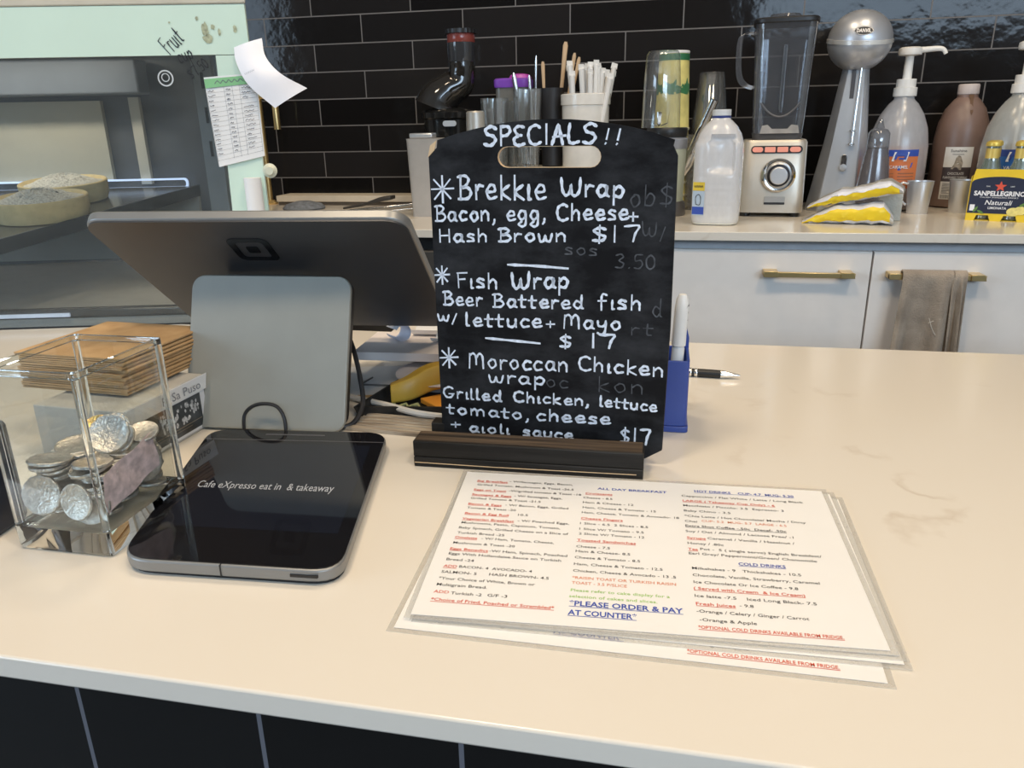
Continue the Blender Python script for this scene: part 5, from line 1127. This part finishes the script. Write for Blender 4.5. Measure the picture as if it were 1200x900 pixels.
# ---- four pack carton with bottles
def carton():
    t = thing('drinks_carton', 'yellow and navy lemonade carton with glass bottles in it', 'carton', (0.693, 1.905, BT), R(-22))
    w, dp = 0.112, 0.108; y0 = -dp/2
    M_y = mat('lemon_yellow_card', (0.80, 0.56, 0.03), 0.45); M_n = mat('navy_card', (0.020, 0.026, 0.055), 0.4)
    b = MB(); hw_ = w/2
    P = [(-hw_, 0.0), (-hw_+0.016, 0.0), (-hw_+0.020, 0.012), (-0.014, 0.012), (-0.010, 0.0), (0.010, 0.0), (0.014, 0.012), (hw_-0.020, 0.012), (hw_-0.016, 0.0), (hw_, 0.0), (hw_-0.002, 0.086), (hw_-0.006, 0.108), (-hw_+0.006, 0.108), (-hw_+0.002, 0.086)]
    b.prism(P, 0, 0.0012, T(0, y0, 0) @ XZ); b.build('front_panel', M_y, t)
    MB().box(-hw_+0.001, hw_-0.001, -y0-0.0012, -y0, 0, 0.10).build('back_panel', M_y, t)
    for s in (-1, 1): MB().box(s*hw_-0.0006, s*hw_+0.0006, y0, -y0, 0.0, 0.092).build('side_panel', M_y, t)
    MB().box(-hw_+0.001, hw_-0.001, -0.0006, 0.0006, 0.001, 0.10).build('divider', M_y, t)
    MB().box(-hw_+0.001, hw_-0.001, y0+0.001, -y0-0.001, 0.0004, 0.0014).build('floor_panel', M_y, t)
    FM = T(0, y0-0.0013, 0) @ XZ
    Q = [(-hw_+0.001, 0.016), (hw_-0.001, 0.016), (hw_-0.002, 0.080)]+[((hw_-0.002)*math.cos(a), 0.080+0.013*math.sin(a)) for a in [math.pi*k/14 for k in range(1, 14)]]+[(-hw_+0.002, 0.080)]
    nf = MB().prism(Q, 0, 0.0004, FM).build('navy_field', M_n, t)
    LM = FM @ T(0, 0, 0.0007)
    M_wi = mat('white_print', (0.8, 0.8, 0.82), 0.5)
    MB().text('SANPELLEGRINO', 0, 0.0535, 0.0092, 0.094, LM, bold=0.035, align='c').build('brand_word', M_wi, nf)
    MB().text('ITALIAN SPARKLING DRINKS', 0, 0.0485, 0.0026, 0.070, LM, align='c').build('small_line', M_wi, nf)
    MB().text('Naturali', 0, 0.0345, 0.0095, 0.048, LM, align='c', shear=0.25, bold=0.01).build('script_word', M_wi, nf)
    MB().text('LIMONATA', 0, 0.0255, 0.0048, 0.034, LM, align='c', bold=0.02).build('flavour_word', M_wi, nf)
    b = MB(); b.text('DAL', -0.026, 0.0715, 0.0028, None, LM); b.text('1899', 0.018, 0.0715, 0.0028, None, LM); b.build('date_words', M_wi, nf)
    MB().poly([((0.0115 if k % 2 == 0 else 0.0048)*math.sin(math.pi*k/5), 0.0725+(0.0115 if k % 2 == 0 else 0.0048)*math.cos(math.pi*k/5)) for k in range(10)], 0, LM).build('red_star', mat('red_star_print', (0.70, 0.09, 0.05), 0.5), nf)
    for cx, cy, r in ((0.030, 0.021, 0.0105), (0.043, 0.024, 0.0105)):
        MB().poly([(cx+r*math.cos(a)*1.15, cy+r*0.85*math.sin(a)) for a in [2*math.pi*k/20 for k in range(20)]], 0.0001+cx*0.002, LM).build('lemon_picture', mat('lemon_print', (0.80, 0.68, 0.22), 0.5, var=0.15, scale=150), nf)
    b = MB()
    for x, y, a in ((0.045, 0.036, 0.6), (-0.040, 0.024, 1.0), (-0.030, 0.019, -0.5)): b.poly([(x+0.008*u*math.cos(a)-0.003*v*math.sin(a), y+0.008*u*math.sin(a)+0.003*v*math.cos(a)) for u, v in ((-1, 0), (-.4, .8), (.4, .8), (1, 0), (.4, -.8), (-.4, -.8))], 0.0003, LM)
    b.build('leaf_picture', mat('leaf_print', (0.12, 0.24, 0.05), 0.6), nf)
    b = MB(); b.box(-0.051, -0.042, -0.0008, -0.0004, 0.021, 0.034, T(0, y0-0.0013, 0)); b.build('white_mark', M_wi, nf)
    for i, (sx, sy) in enumerate(((-1, -1), (1, -1), (-1, 1), (1, 1))):
        x, y = sx*0.027, sy*0.026; wm = T(0.693, 1.905, BT) @ RZ(R(-22)) @ Vector((x, y, 0.0016))
        lab = {(-1, -1): 'small glass lemonade bottle at the front left of the carton', (1, -1): 'small glass lemonade bottle at the carton front, right side', (-1, 1): 'small glass lemonade bottle at the carton back left', (1, 1): 'small glass lemonade bottle at the back right of carton'}[(sx, sy)]
        u = thing('lemonade_bottle', lab, 'bottle', wm, 0, 'lemonade bottles in the carton')
        MB().lathe([(0.020, 0), (0.0225, 0.003), (0.0225, 0.085), (0.021, 0.098), (0.0150, 0.118), (0.0128, 0.130), (0.0125, 0.152), (0.0135, 0.153)], 28).build('bottle_body', clear('greenish_glass', (0.70, 0.78, 0.74), 0.08, 0.04, (0.45, 0.52, 0.46), 0.35), u)
        b = MB(); b.loft([circle3((0.0150 if (k_ := 0) else 1)*rr*(1.0), z, 42) for rr, z in ((0.0150, 0.1525), (0.0155, 0.156), (0.0140, 0.161), (0.0100, 0.163), (0.0002, 0.1632))]); b.build('crown_cap', mat('gold_cap', (0.72, 0.52, 0.10), 0.35, 0.4), u)
        MB().lathe([(0.0132, 0.127), (0.0132, 0.148)], 28, cap0=False, cap1=False).build('neck_label', mat('gold_label', (0.70, 0.52, 0.14), 0.4, 0.3), u)
carton()

# ---- coffee bags
def bag(name, label, loc, L_, Dp, Hh, rz, tilt, flip):
    t = thing('coffee_bag', label, 'bag', loc, 0, 'yellow striped coffee bags', rot=(0, tilt, rz))
    random.seed(31+flip); nx, ny = 26, 28; rings = []
    def zone(k):                                    # share of the girth: 0 top, ... yellow band low on the front
        return k/ny
    rows = []
    for i in range(nx+1):
        u = i/nx; taper = min(1.0, 0.10+2.2*u) if not flip else min(1.0, 0.16+2.2*u)
        taper *= min(1.0, 0.35+5.5*(1-u)); h = Hh*taper*(0.92+0.08*math.sin(u*9)); d = Dp*(0.80+0.20*min(1, u*3))
        row = []
        for k in range(ny+1):
            a = 2*math.pi*k/ny - math.pi*0.75
            c, s = math.cos(a), math.sin(a); yy = -d/2*math.copysign(abs(c)**0.6, c); zz = h/2*math.copysign(abs(s)**0.75, s)+h/2
            cr = random.uniform(-1, 1)*0.0012+0.0018*math.sin(u*31+k)*math.sin(k*1.3)
            row.append((-L_/2+u*L_, yy+cr, max(0.0005, zz+cr*0.8)))
        row[-1] = row[0]; rows.append(row)
    # split the skin into a silver part and a yellow side band
    k0, k1 = (6, 13) if not flip else (5, 11)
    n = ny+1; V = [p for r in rows for p in r]; Fs, Fy, Fw = [], [], []
    for i in range(nx):
        for k in range(ny):
            f = (i*n+k, i*n+k+1, (i+1)*n+k+1, (i+1)*n+k)
            yb = k0+2 <= k < k1 and i < nx-1
            (Fy if yb else (Fw if (k1 <= k < k1+4 or k0-2 <= k < k0+2) else Fs)).append(f)
    m = MB(); m.V = V; m.F = Fs+[tuple(range(ny)), tuple(nx*n+q for q in range(ny))]; m.build('foil_skin', mat('crinkled_foil', (0.50, 0.49, 0.46), 0.38, 0.35, var=0.15, scale=40, bump=0.6, bscale=60), t)
    for nm, F, mm in (('white_stripe', Fw, mat('white_stripe_foil', (0.68, 0.70, 0.76), 0.4, 0.1, var=0.08, scale=40, bump=0.4, bscale=60)), ('yellow_side', Fy, mat('yellow_foil', (0.80, 0.58, 0.02), 0.38, 0.1, var=0.06, scale=30, bump=0.5, bscale=50))):
        m = MB(); used = sorted({i for f in F for i in f}); mp = {v: q for q, v in enumerate(used)}; m.V = [V[v] for v in used]; m.F = [tuple(mp[i] for i in f) for f in F]; m.build(nm, mm, t)
bag('lower', 'lower silver and yellow coffee bag lying on the bench', (0.366, 1.815, BT+0.0005), 0.180, 0.080, 0.046, R(-12), R(-1), 0)
bag('upper', 'upper silver and yellow coffee bag slumped over the lower one', (0.380, 1.822, BT+0.0475), 0.190, 0.080, 0.034, R(-16), R(-11), 1)
t = MB().box(-0.024, 0.024, -0.012, 0.012, 0, 0.060).build('foil_packet', mat('pale_foil', (0.52, 0.52, 0.47), 0.4, 0.25, var=0.12, scale=60, bump=0.5), bevel=0.002, loc=(0.462, 1.868, BT), rot=(0, 0, R(-12)))
tag(t, 'upright pale foil packet at the right end of the coffee bags', 'packet')

# ---- smoothie cups, clear cups, jug, bullet blender
t = thing('paper_cup', 'yellow paper smoothie cup with green palm print, topmost of its stack', 'cup', (-0.022, 2.085, BT+0.195), 0)
def papercup(par):
    MB().lathe([(0.0435, 0.0), (0.045, 0.002), (0.0450, 0.006), (0.0425, 0.007)], 36).build('rolled_rim', mat('pale_rim', (0.70, 0.66, 0.45), 0.5), par)
    return MB().lathe([(0.0430, 0.006), (0.0360, 0.176), (0.0360, 0.180), (0, 0.180)], 36).build('cup_wall', mat('pineapple_yellow', (0.74, 0.64, 0.22), 0.45, var=0.25, scale=22), par)
cw = papercup(t)
b = MB()
def cr_(z): return 0.0430-(z-0.006)*0.0412
b.lathe([(cr_(0.162)+0.0006, 0.162), (cr_(0.176)+0.0006, 0.177)], 36, cap0=False, cap1=False); b.build('green_band', mat('dark_green_print', (0.03, 0.16, 0.07), 0.5), cw)
MB().lathe([(0.0362, 0.178), (0.0372, 0.181), (0.0362, 0.184), (0.030, 0.181)], 36).build('white_foot', M_paper, t)
random.seed(8)
for ac in (-0.1, 1.0, -1.2):
    b = MB()
    for k in range(9):
        a = R(-70+17.5*k+180 if False else 25+16*k); L_ = random.uniform(.030, .044)
        zc, x0 = 0.086, 0.0; P = []
        for q, wd in ((0.0, 0.003), (0.5, 0.006), (1.0, 0.0005)):
            x = math.cos(a)*L_*q; z = zc+math.sin(a)*L_*q*1.1-0.010*q*q; P.append((x-math.sin(a)*wd, z+math.cos(a)*wd)); P.insert(0, (x+math.sin(a)*wd, z-math.cos(a)*wd))
        pts = [((cr_(z)+0.0008)*math.sin(ac+x/0.04), -(cr_(z)+0.0008)*math.cos(ac+x/0.04), z) for x, z in P]; b.add(pts, [(0, 1, 4, 5), (1, 2, 3, 4)])
    b.build('palm_print', mat('palm_green', (0.05, 0.20, 0.08), 0.5), cw)
for k in range(6):
    u = thing('paper_cup', 'yellow paper smoothie cup nested under the topmost palm printed one', 'cup', (-0.022, 2.085, BT+0.0008+k*0.0324), 0, 'nested paper smoothie cups')
    MB().lathe([(0.0435, 0.0), (0.045, 0.002), (0.0450, 0.006), (0.0425, 0.007)], 36).build('rolled_rim', mat('pale_rim', (0.70, 0.66, 0.45), 0.5), u)
    MB().lathe([(0.0430, 0.006), (0.0419, 0.0315)], 36, cap0=False, cap1=False).build('cup_wall', mat('pineapple_yellow', (0.74, 0.64, 0.22), 0.45, var=0.25, scale=22), u)
t = thing('bullet_blender', 'bullet style blender with clear upturned cup beside the chalkboard', 'blender', (-0.030, 1.955, BT), R(5))
MB().lathe([(0.050, 0), (0.052, 0.004), (0.050, 0.028), (0.046, 0.034)], 36).build('foot_ring', mat('dark_grey_metal', (0.16, 0.16, 0.17), 0.35, 0.6), t)
MB().lathe([(0.044, 0.034), (0.046, 0.11), (0.0475, 0.155)], 36).build('motor_base', mat('pale_mint_plastic', (0.50, 0.56, 0.47), 0.4), t)
MB().lathe([(0.048, 0.155), (0.049, 0.158), (0.049, 0.178), (0.044, 0.182)], 36).build('base_collar', mat('silver_blue_plastic', (0.42, 0.45, 0.52), 0.3, 0.5), t)
MB().lathe([(0.0465, 0.182), (0.048, 0.184), (0.048, 0.200), (0.046, 0.203)], 36).build('blade_ring', M_black, t)
MB().lathe([(0.0455, 0.203), (0.0425, 0.30), (0.0385, 0.362), (0.034, 0.370), (0.0, 0.371)], 40, T(-0.016, 0, 0), cap0=False).build('clear_cup', M_clearp, t)
b = MB(); 
for a in range(4): b.loft([[(-0.02+r*math.cos(a*1.57+q), r*math.sin(a*1.57+q), z) for q in (-0.16, 0.16)]+[(-0.02+r*math.cos(a*1.57+q), r*math.sin(a*1.57+q), z+0.002) for q in (0.16, -0.16)] for r, z in ((0.004, 0.206), (0.020, 0.212), (0.024, 0.236))])
b.build('blades', M_steel, t)
pc0 = None
for k in range(6):
    lab = 'clear plastic cup nested low in the upturned stack behind the milk' if k < 5 else 'topmost clear plastic cup of the upturned stack behind milk'
    u = thing('plastic_cup', lab, 'cup', (0.072, 2.120, BT+0.1855+k*0.0065), 0, 'upturned clear plastic cups' if k < 5 else None)
    MB().lathe([(0.0430, 0.0), (0.0440, 0.0015), (0.0430, 0.004), (0.0300, 0.110), (0.0285, 0.112), (0.0, 0.1115)], 32, cap0=False).build('cup_wall', M_clearp, u)
t = MB().loft([sup(0.110, 0.11, z, 40, 4) for z in (0, 0.004)]+[sup(0.125, 0.125, z, 40, 4) for z in (0.16, 0.1845)]).build('clear_tub', clear('hazy_tub', (0.80, 0.80, 0.79), 0.05, 0.15, (0.46, 0.45, 0.43), 0.42), loc=(0.070, 2.110, BT))
tag(t, 'hazy clear plastic tub standing behind the milk bottle', 'tub')
MB()
t = thing('steel_scoop', 'steel scoop with its handle rising out of the hazy tub', 'scoop', (0.030, 2.035, BT+0.145), rot=(R(8), R(22), 0))
MB().loft([sup(0.020, 0.014, z, 20, 2.5) for z in (0, 0.115, 0.128)]+[sup(0.010, 0.006, 0.131, 20, 2.5)]).build('handle', M_steel, t)
MB().loft([sup(0.030, 0.012, 0.0, 20, 2.5), sup(0.036, 0.012, -0.03, 20, 2.5), sup(0.022, 0.010, -0.06, 20, 2.5)]).build('bowl', M_steel, t)

# ---- riser shelf with glasses, canisters and straws
t = thing('riser_shelf', 'low pale riser shelf behind the chalkboard holding glasses', 'shelf', (-0.335, 2.075, BT))
MB().box(-0.172, 0.235, -0.09, 0.12, 0.098, 0.108).build('top_board', M_cream, t, bevel=0.001)
for x in (-0.162, 0.225): MB().box(x-0.006, x+0.006, -0.085, 0.115, 0, 0.0975).build('side_board', M_cream, t)
MB().box(-0.155, 0.215, 0.105, 0.112, 0, 0.0975).build('back_board', M_cream, t)
RZt = BT+0.1085
t = thing('straw_canister', 'white china canister full of paper wrapped straws', 'canister', (-0.238, 2.070, RZt))
b = MB(); b.lathe([(0.056, 0), (0.058, 0.003), (0.060, 0.150), (0.063, 0.152), (0.0635, 0.176), (0.061, 0.178), (0.057, 0.176), (0.055, 0.01), (0, 0.01)], 44); b.build('pot', mat('white_china', (0.78, 0.76, 0.72), 0.15, coat=0.5), t)
random.seed(12); st0 = None
for k in range(22):
    a = random.uniform(-0.5, 0.5); x = -0.238+random.uniform(-0.040, 0.040); y = 2.070+random.uniform(-0.030, 0.030)
    lean = (x+0.238)*5.0+random.uniform(-.14, .14)
    if st0 is None:
        b = MB(); b.lathe([(0.0025, 0), (0.0066, 0.001), (0.0066, 0.192), (0.0068, 0.196)], 10); b.prism([(-0.0082, 0.193), (0.0082, 0.193), (0.0075, 0.206), (-0.0075, 0.207)], -0.0008, 0.0008, XZ); o = b.build('wrapped_straw', mat('straw_wrapper', (0.80, 0.79, 0.77), 0.75, var=0.06)); st0 = o
    else: o = st0.copy(); C.objects.link(o)
    ln = random.uniform(0.0, 0.035)
    o.location = (x-0.02*lean, y, RZt+0.016+ln); o.rotation_euler = (random.uniform(-.10, .10), lean*0.8, random.uniform(-.6, .6))
    tag(o, 'paper wrapped white straw standing in the white china canister', 'straw', 'wrapped straws in the canister')
t = thing('utensil_cup', 'black cup of wooden stirrers between glasses and straw canister', 'cup', (-0.332, 2.125, RZt))
MB().lathe([(0.026, 0), (0.028, 0.002), (0.0305, 0.196), (0.0285, 0.196), (0.025, 0.01), (0, 0.01)], 32).build('cup_body', mat('matt_black', (0.022, 0.022, 0.025), 0.5), t)
M_stick = mat('pale_wood_stick', (0.62, 0.44, 0.27), 0.7)
for x, y, rx, ry, ln, w, nm, lab in ((-0.014, -0.008, 0.05, -0.03, 0.248, 0.0045, 'wooden_spoon', 'short wooden spoon handle in the black cup'), (0.006, 0.004, 0.02, 0.10, 0.295, 0.0060, 'wooden_spoon', 'tallest wooden spoon handle in the black cup'), (0.016, 0.006, 0.04, 0.16, 0.27, 0.0045, 'wooden_stirrer', 'slim wooden stirrer leaning right in the black cup'), (0.018, -0.006, -0.03, 0.20, 0.262, 0.0045, 'wooden_stirrer', 'wooden stirrer leaning furthest right out of the black cup')):
    b = MB(); b.loft([sup(w*1.6, w, z, 12, 2.2) for z in (0, ln*0.7)]+[sup(w*2.2, w*1.2, ln*0.97, 12, 2.2), sup(w*1.2, w, ln, 12, 2.2)]); o = b.build(nm, M_stick, loc=(-0.332+x, 2.125+y, RZt+0.012), rot=(rx, ry, 0)); tag(o, lab, 'spoon' if nm == 'wooden_spoon' else 'stirrer')
def tumbler(x, y, r, h, label, facets, mtl):
    n = facets*4; b = MB()
    def rg(rad, z, amp): return [((rad-amp*(i % 4 == 0)*rad)*math.cos(2*math.pi*i/n), (rad-amp*(i % 4 == 0)*rad)*math.sin(2*math.pi*i/n), z) for i in range(n)]
    b.loft([rg(r*0.78, 0, 0), rg(r*0.80, 0.004, 0.06), rg(r*0.97, h*0.82, 0.06), rg(r, h, 0), rg(r*0.94, h, 0), rg(r*0.90, h*0.8, 0), rg(r*0.72, 0.012, 0)])
    o = b.build('glass_tumbler', mtl, loc=(x, y, RZt), angle=25); tag(o, label, 'glass', 'glass tumblers on the riser')
M_tumb = clear('bright_glass', (0.90, 0.91, 0.91), 0.10, 0.03, (0.5, 0.52, 0.52), 0.10)
tumbler(-0.466, 2.030, 0.036, 0.172, 'wide glass tumbler at the left end of the riser', 12, M_tumb)
tumbler(-0.425, 2.082, 0.026, 0.166, 'short plain glass tumbler right of the wide one', 10, M_tumb)
tumbler(-0.382, 2.035, 0.036, 0.192, 'tallest ribbed glass tumbler in front of the black cup', 14, M_tumb)
t = thing('plastic_box', 'grey see-through storage box with purple lid behind the glasses', 'storage box', (-0.440, 2.150, RZt))
MB().loft([sup(0.078, 0.07, 0, 36, 6), sup(0.088, 0.08, 0.200, 36, 6)]).build('box_body', clear('grey_haze', (0.7, 0.7, 0.68), 0.04, 0.2, (0.40, 0.39, 0.36), 0.7), t)
MB().loft([sup(0.094, 0.086, 0.2002, 36, 6), sup(0.096, 0.088, 0.206, 36, 6), sup(0.096, 0.088, 0.219, 36, 6), sup(0.086, 0.078, 0.223, 36, 6)]).build('lid', mat('purple_plastic', (0.22, 0.07, 0.50), 0.35), t)
MB().loft([sup(0.060, 0.05, 0.2235, 30, 2.5, 0.018), sup(0.050, 0.04, 0.232, 30, 2.5, 0.018), sup(0.02, 0.02, 0.235, 30, 2.5, 0.018)]).build('lid_knob', mat('magenta_plastic', (0.45, 0.06, 0.40), 0.35), t)
for x, y, ry, ln, w, lab in ((-0.392, 2.100, -0.16, 0.235, 0.012, 'broad steel spatula handle leaning left behind the glasses'), (-0.376, 2.105, 0.02, 0.272, 0.006, 'slim steel spoon standing upright behind the glasses'), (-0.372, 2.085, -0.06, 0.225, 0.008, 'short steel handle beside the upright spoon')):
    b = MB(); b.loft([sup(w*0.7, 0.003, 0, 14, 2.4), sup(w*0.8, 0.003, ln*0.6, 14, 2.4), sup(w, 0.0035, ln*0.95, 14, 2.4), sup(w*0.5, 0.003, ln, 14, 2.4)]); o = b.build('steel_utensil', M_steel, loc=(x, y, RZt+0.002), rot=(0, ry, 0.3)); tag(o, lab, 'utensil')

# ---- juicer at the left
t = thing('juicer', 'black cold press juicer with tall feed tube left of the glasses', 'juicer', (-0.605, 2.085, BT))
MB().loft([sup(0.17, 0.15, 0, 40, 4, 0, 0.0), sup(0.165, 0.145, 0.13, 40, 4), sup(0.14, 0.13, 0.168, 40, 4)]).build('motor_body', mat('satin_black', (0.02, 0.02, 0.021), 0.3), t)
MB().lathe([(0.060, 0.168), (0.064, 0.172), (0.066, 0.232), (0.072, 0.236), (0.073, 0.250), (0.066, 0.256), (0.030, 0.262)], 40).build('juice_bowl', mat('gloss_black', (0.012, 0.012, 0.012), 0.12), t)
pl_ = MB().prism(rrect(0.036, 0.014, 0.0065, 6, 0.022, 0.222), 0.0, 0.004, T(0, -0.0665, 0) @ RZ(0.0) @ XZ).build('badge', mat('pale_blue_badge', (0.60, 0.66, 0.74), 0.25, 0.3), t)
ep = smooth_line([(-0.030, -0.012, 0.262), (-0.020, -0.010, 0.285), (0.005, -0.004, 0.305), (0.034, 0.0, 0.322), (0.042, 0.0, 0.350), (0.042, 0.0, 0.372)], 6)
MB().tube([tuple(p) for p in ep], 0.04, 28, rr=[0.058-0.0235*min(1, i/(len(ep)*0.7)) for i in range(len(ep))]).build('feed_hopper', mat('smoked_black', (0.018, 0.016, 0.014), 0.07, coat=0.4), t)
MB().lathe([(0.0345, 0.372), (0.0355, 0.375), (0.0355, 0.425), (0.034, 0.426)], 32, T(0.042, 0, 0)).build('feed_tube', mat('smoked_grey', (0.035, 0.037, 0.042), 0.10, coat=0.4), t)
MB().lathe([(0.0357, 0.418), (0.0362, 0.419), (0.0362, 0.438), (0.0357, 0.439)], 32, T(0.042, 0, 0)).build('red_ring', mat('clear_red', (0.22, 0.05, 0.04), 0.2), t)
b = MB(); P = []
for i in range(48): q = 0.0395+(0.0016 if i % 2 else 0); P.append((0.042+q*math.cos(2*math.pi*i/48), q*math.sin(2*math.pi*i/48)))
b.prism(P, 0.439, 0.449); b.build('ribbed_cap', M_black, t)
t = MB().loft([sup(0.075, 0.10, 0, 30, 7), sup(0.085, 0.11, 0.185, 30, 7), sup(0.087, 0.112, 0.188, 30, 7)]).build('pulp_bin', mat('pale_grey_bin', (0.42, 0.40, 0.38), 0.45), loc=(-0.618, 1.935, BT))
tag(t, 'pale grey plastic bin at the left edge of chalkboard', 'bin')
t = MB().box(-0.03, 0.03, -0.02, 0.02, 0, 0.012).build('dented_steel_plate', M_brush, loc=(-0.632, 1.94, BT+0.1885), bevel=0.003); tag(t, 'dull steel plate resting on the pale grey bin', 'plate')
t = MB().lathe([(0.026, 0), (0.028, 0.002), (0.0225, 0.246), (0.019, 0.250), (0, 0.250)], 28).build('beaker', mat('dull_steel', (0.55, 0.53, 0.49), 0.4, 0.6), loc=(-0.497, 1.950, BT)); tag(t, 'tall dull grey beaker between the juicer and glasses', 'beaker')

# ---- left end of the bench
t = MB().box(-1.25, -0.700, 2.19, 2.236, 0.0, 0.0060).build('ledge_foot', M_black, loc=(0, 0, BT)) if False else None
t = thing('cream_tray', 'long cream tray edge lying along the wall behind the register', 'tray', (-0.975, 2.19, BT))
MB().box(-0.19, 0.262, -0.03, 0.05, 0.0, 0.010).build('shadow_strip', mat('painted_shadow', (0.10, 0.08, 0.06), 0.6), t)  # dark strip standing in for the shadow below the tray edge
MB().box(-0.195, 0.267, -0.035, 0.055, 0.0102, 0.028).build('tray_edge', mat('warm_cream', (0.66, 0.58, 0.46), 0.5), t, bevel=0.002)
t = MB().loft([[(-0.09, -0.012, 0.003), (-0.09, 0.012, 0.003), (-0.09, 0.012, 0.009), (-0.09, -0.012, 0.009)], [(-0.03, -0.014, 0.012), (-0.03, 0.014, 0.012), (-0.03, 0.014, 0.019), (-0.03, -0.014, 0.019)], [(0.02, -0.022, 0.024), (0.02, 0.022, 0.024), (0.02, 0.022, 0.036), (0.02, -0.022, 0.036)], [(0.055, -0.020, 0.030), (0.055, 0.020, 0.030), (0.055, 0.02, 0.040), (0.055, -0.02, 0.040)]]).build('black_spatula', mat('black_nylon', (0.05, 0.045, 0.04), 0.5), bevel=0.004, loc=(-0.810, 2.03, BT))
tag(t, 'black spatula handle sticking up behind the register display', 'spatula')
t = thing('tongs', 'steel tongs pointing right on the bench behind the display', 'tongs', (-0.735, 1.93, BT), R(16))
for s in (-1, 1): MB().loft([[(x, s*0.004*(1-x*6)-0.006*(x < 0), z), (x, s*0.004*(1-x*6)+0.006, z), (x, s*0.004*(1-x*6)+0.006, z+0.006), (x, s*0.004*(1-x*6)-0.006, z+0.006)] for x, z in ((-0.10, 0.001+0.004*(s+1)), (0.0, 0.006+0.005*(s+1)), (0.07, 0.010+0.006*(s+1)), (0.10, 0.014+0.007*(s+1)))]).build('arm', M_steel, t, bevel=0.002)
t = MB().lathe([(0.055, 0), (0.060, 0.004), (0.050, 0.014), (0.02, 0.022), (0, 0.023)], 24).build('grey_cloth', mat('slate_cloth', (0.20, 0.22, 0.25), 0.95, var=0.3, scale=80, bump=0.6), loc=(-1.035, 2.06, BT)); tag(t, 'bunched slate grey cloth at the foot of the cabinet border', 'cloth')
t = thing('brass_tap', 'brass tap spout hanging down behind the curled receipt', 'tap', (-1.215, 2.20, BT))
MB().lathe([(0.022, 0), (0.024, 0.003), (0.014, 0.012)], 24).build('tap_foot', M_brass, t)
MB().tube([(0, 0, 0.010), (0, 0, 0.29), (0.002, -0.002, 0.302), (0.010, -0.004, 0.309), (0.040, -0.006, 0.310), (0.050, -0.006, 0.309), (0.054, -0.006, 0.302), (0.054, -0.006, 0.215)], 0.0095, 14).build('spout', M_brass, t)

# ---- towel over the right handle
def towel():
    t = thing('tea_towel', 'taupe towel hanging over the right cupboard handle', 'towel', (0.495, 1.642, CT-0.003))
    def cloth(x0t, x1t, x0b, x1b, back, zb, ph):
        rows = []
        for i in range(26):
            u = i/25; row = []
            for k in range(41):
                v = k/40
                if u < 0.16:
                    a = math.pi*(u/0.16); dy = 0.0125*math.cos(a)+0.001; dz = 0.0125*math.sin(a)
                    yy, zz, q = dy, dz, 0.0
                else:
                    q = (u-0.16)/0.84; yy = -0.0125+0.001; zz = -zb*q
                x = (x0t+(x1t-x0t)*v)*(1-q)+(x0b+(x1b-x0b)*v)*q
                wv = 0.014*q**0.6*(math.sin(v*9.5+ph+q*0.8)+0.45*math.sin(v*17+ph*2))
                row.append((x, yy-abs(q)*0.004-max(-0.006, wv) if q > 0 else yy, zz))
            rows.append(row)
        return rows
    M_t = mat('taupe_towelling', (0.33, 0.27, 0.21), 0.98, var=0.22, scale=28, bump=0.9, bscale=380, sheen=0.3)
    MB().sheet(cloth(-0.049, 0.045, -0.064, 0.058, 0, 0.235, 0.4), 0.003).build('front_fold', M_t, t, angle=80)
    MB().sheet(cloth(0.043, 0.068, 0.052, 0.071, 0, 0.228, 1.9), 0.003).build('side_fold', M_t, t, angle=80)
    b = MB(); b.tube(smooth_line([(0.004, -0.0295, -0.078), (0.009, -0.0300, -0.092), (0.014, -0.0300, -0.103), (0.020, -0.0290, -0.112)], 5), 0.0008, 6); b.tube([(0.004, -0.0295, -0.088), (0.013, -0.0305, -0.083)], 0.0007, 6)
    b.build('loose_thread', mat('pale_thread', (0.62, 0.55, 0.46), 0.9), t)
towel()
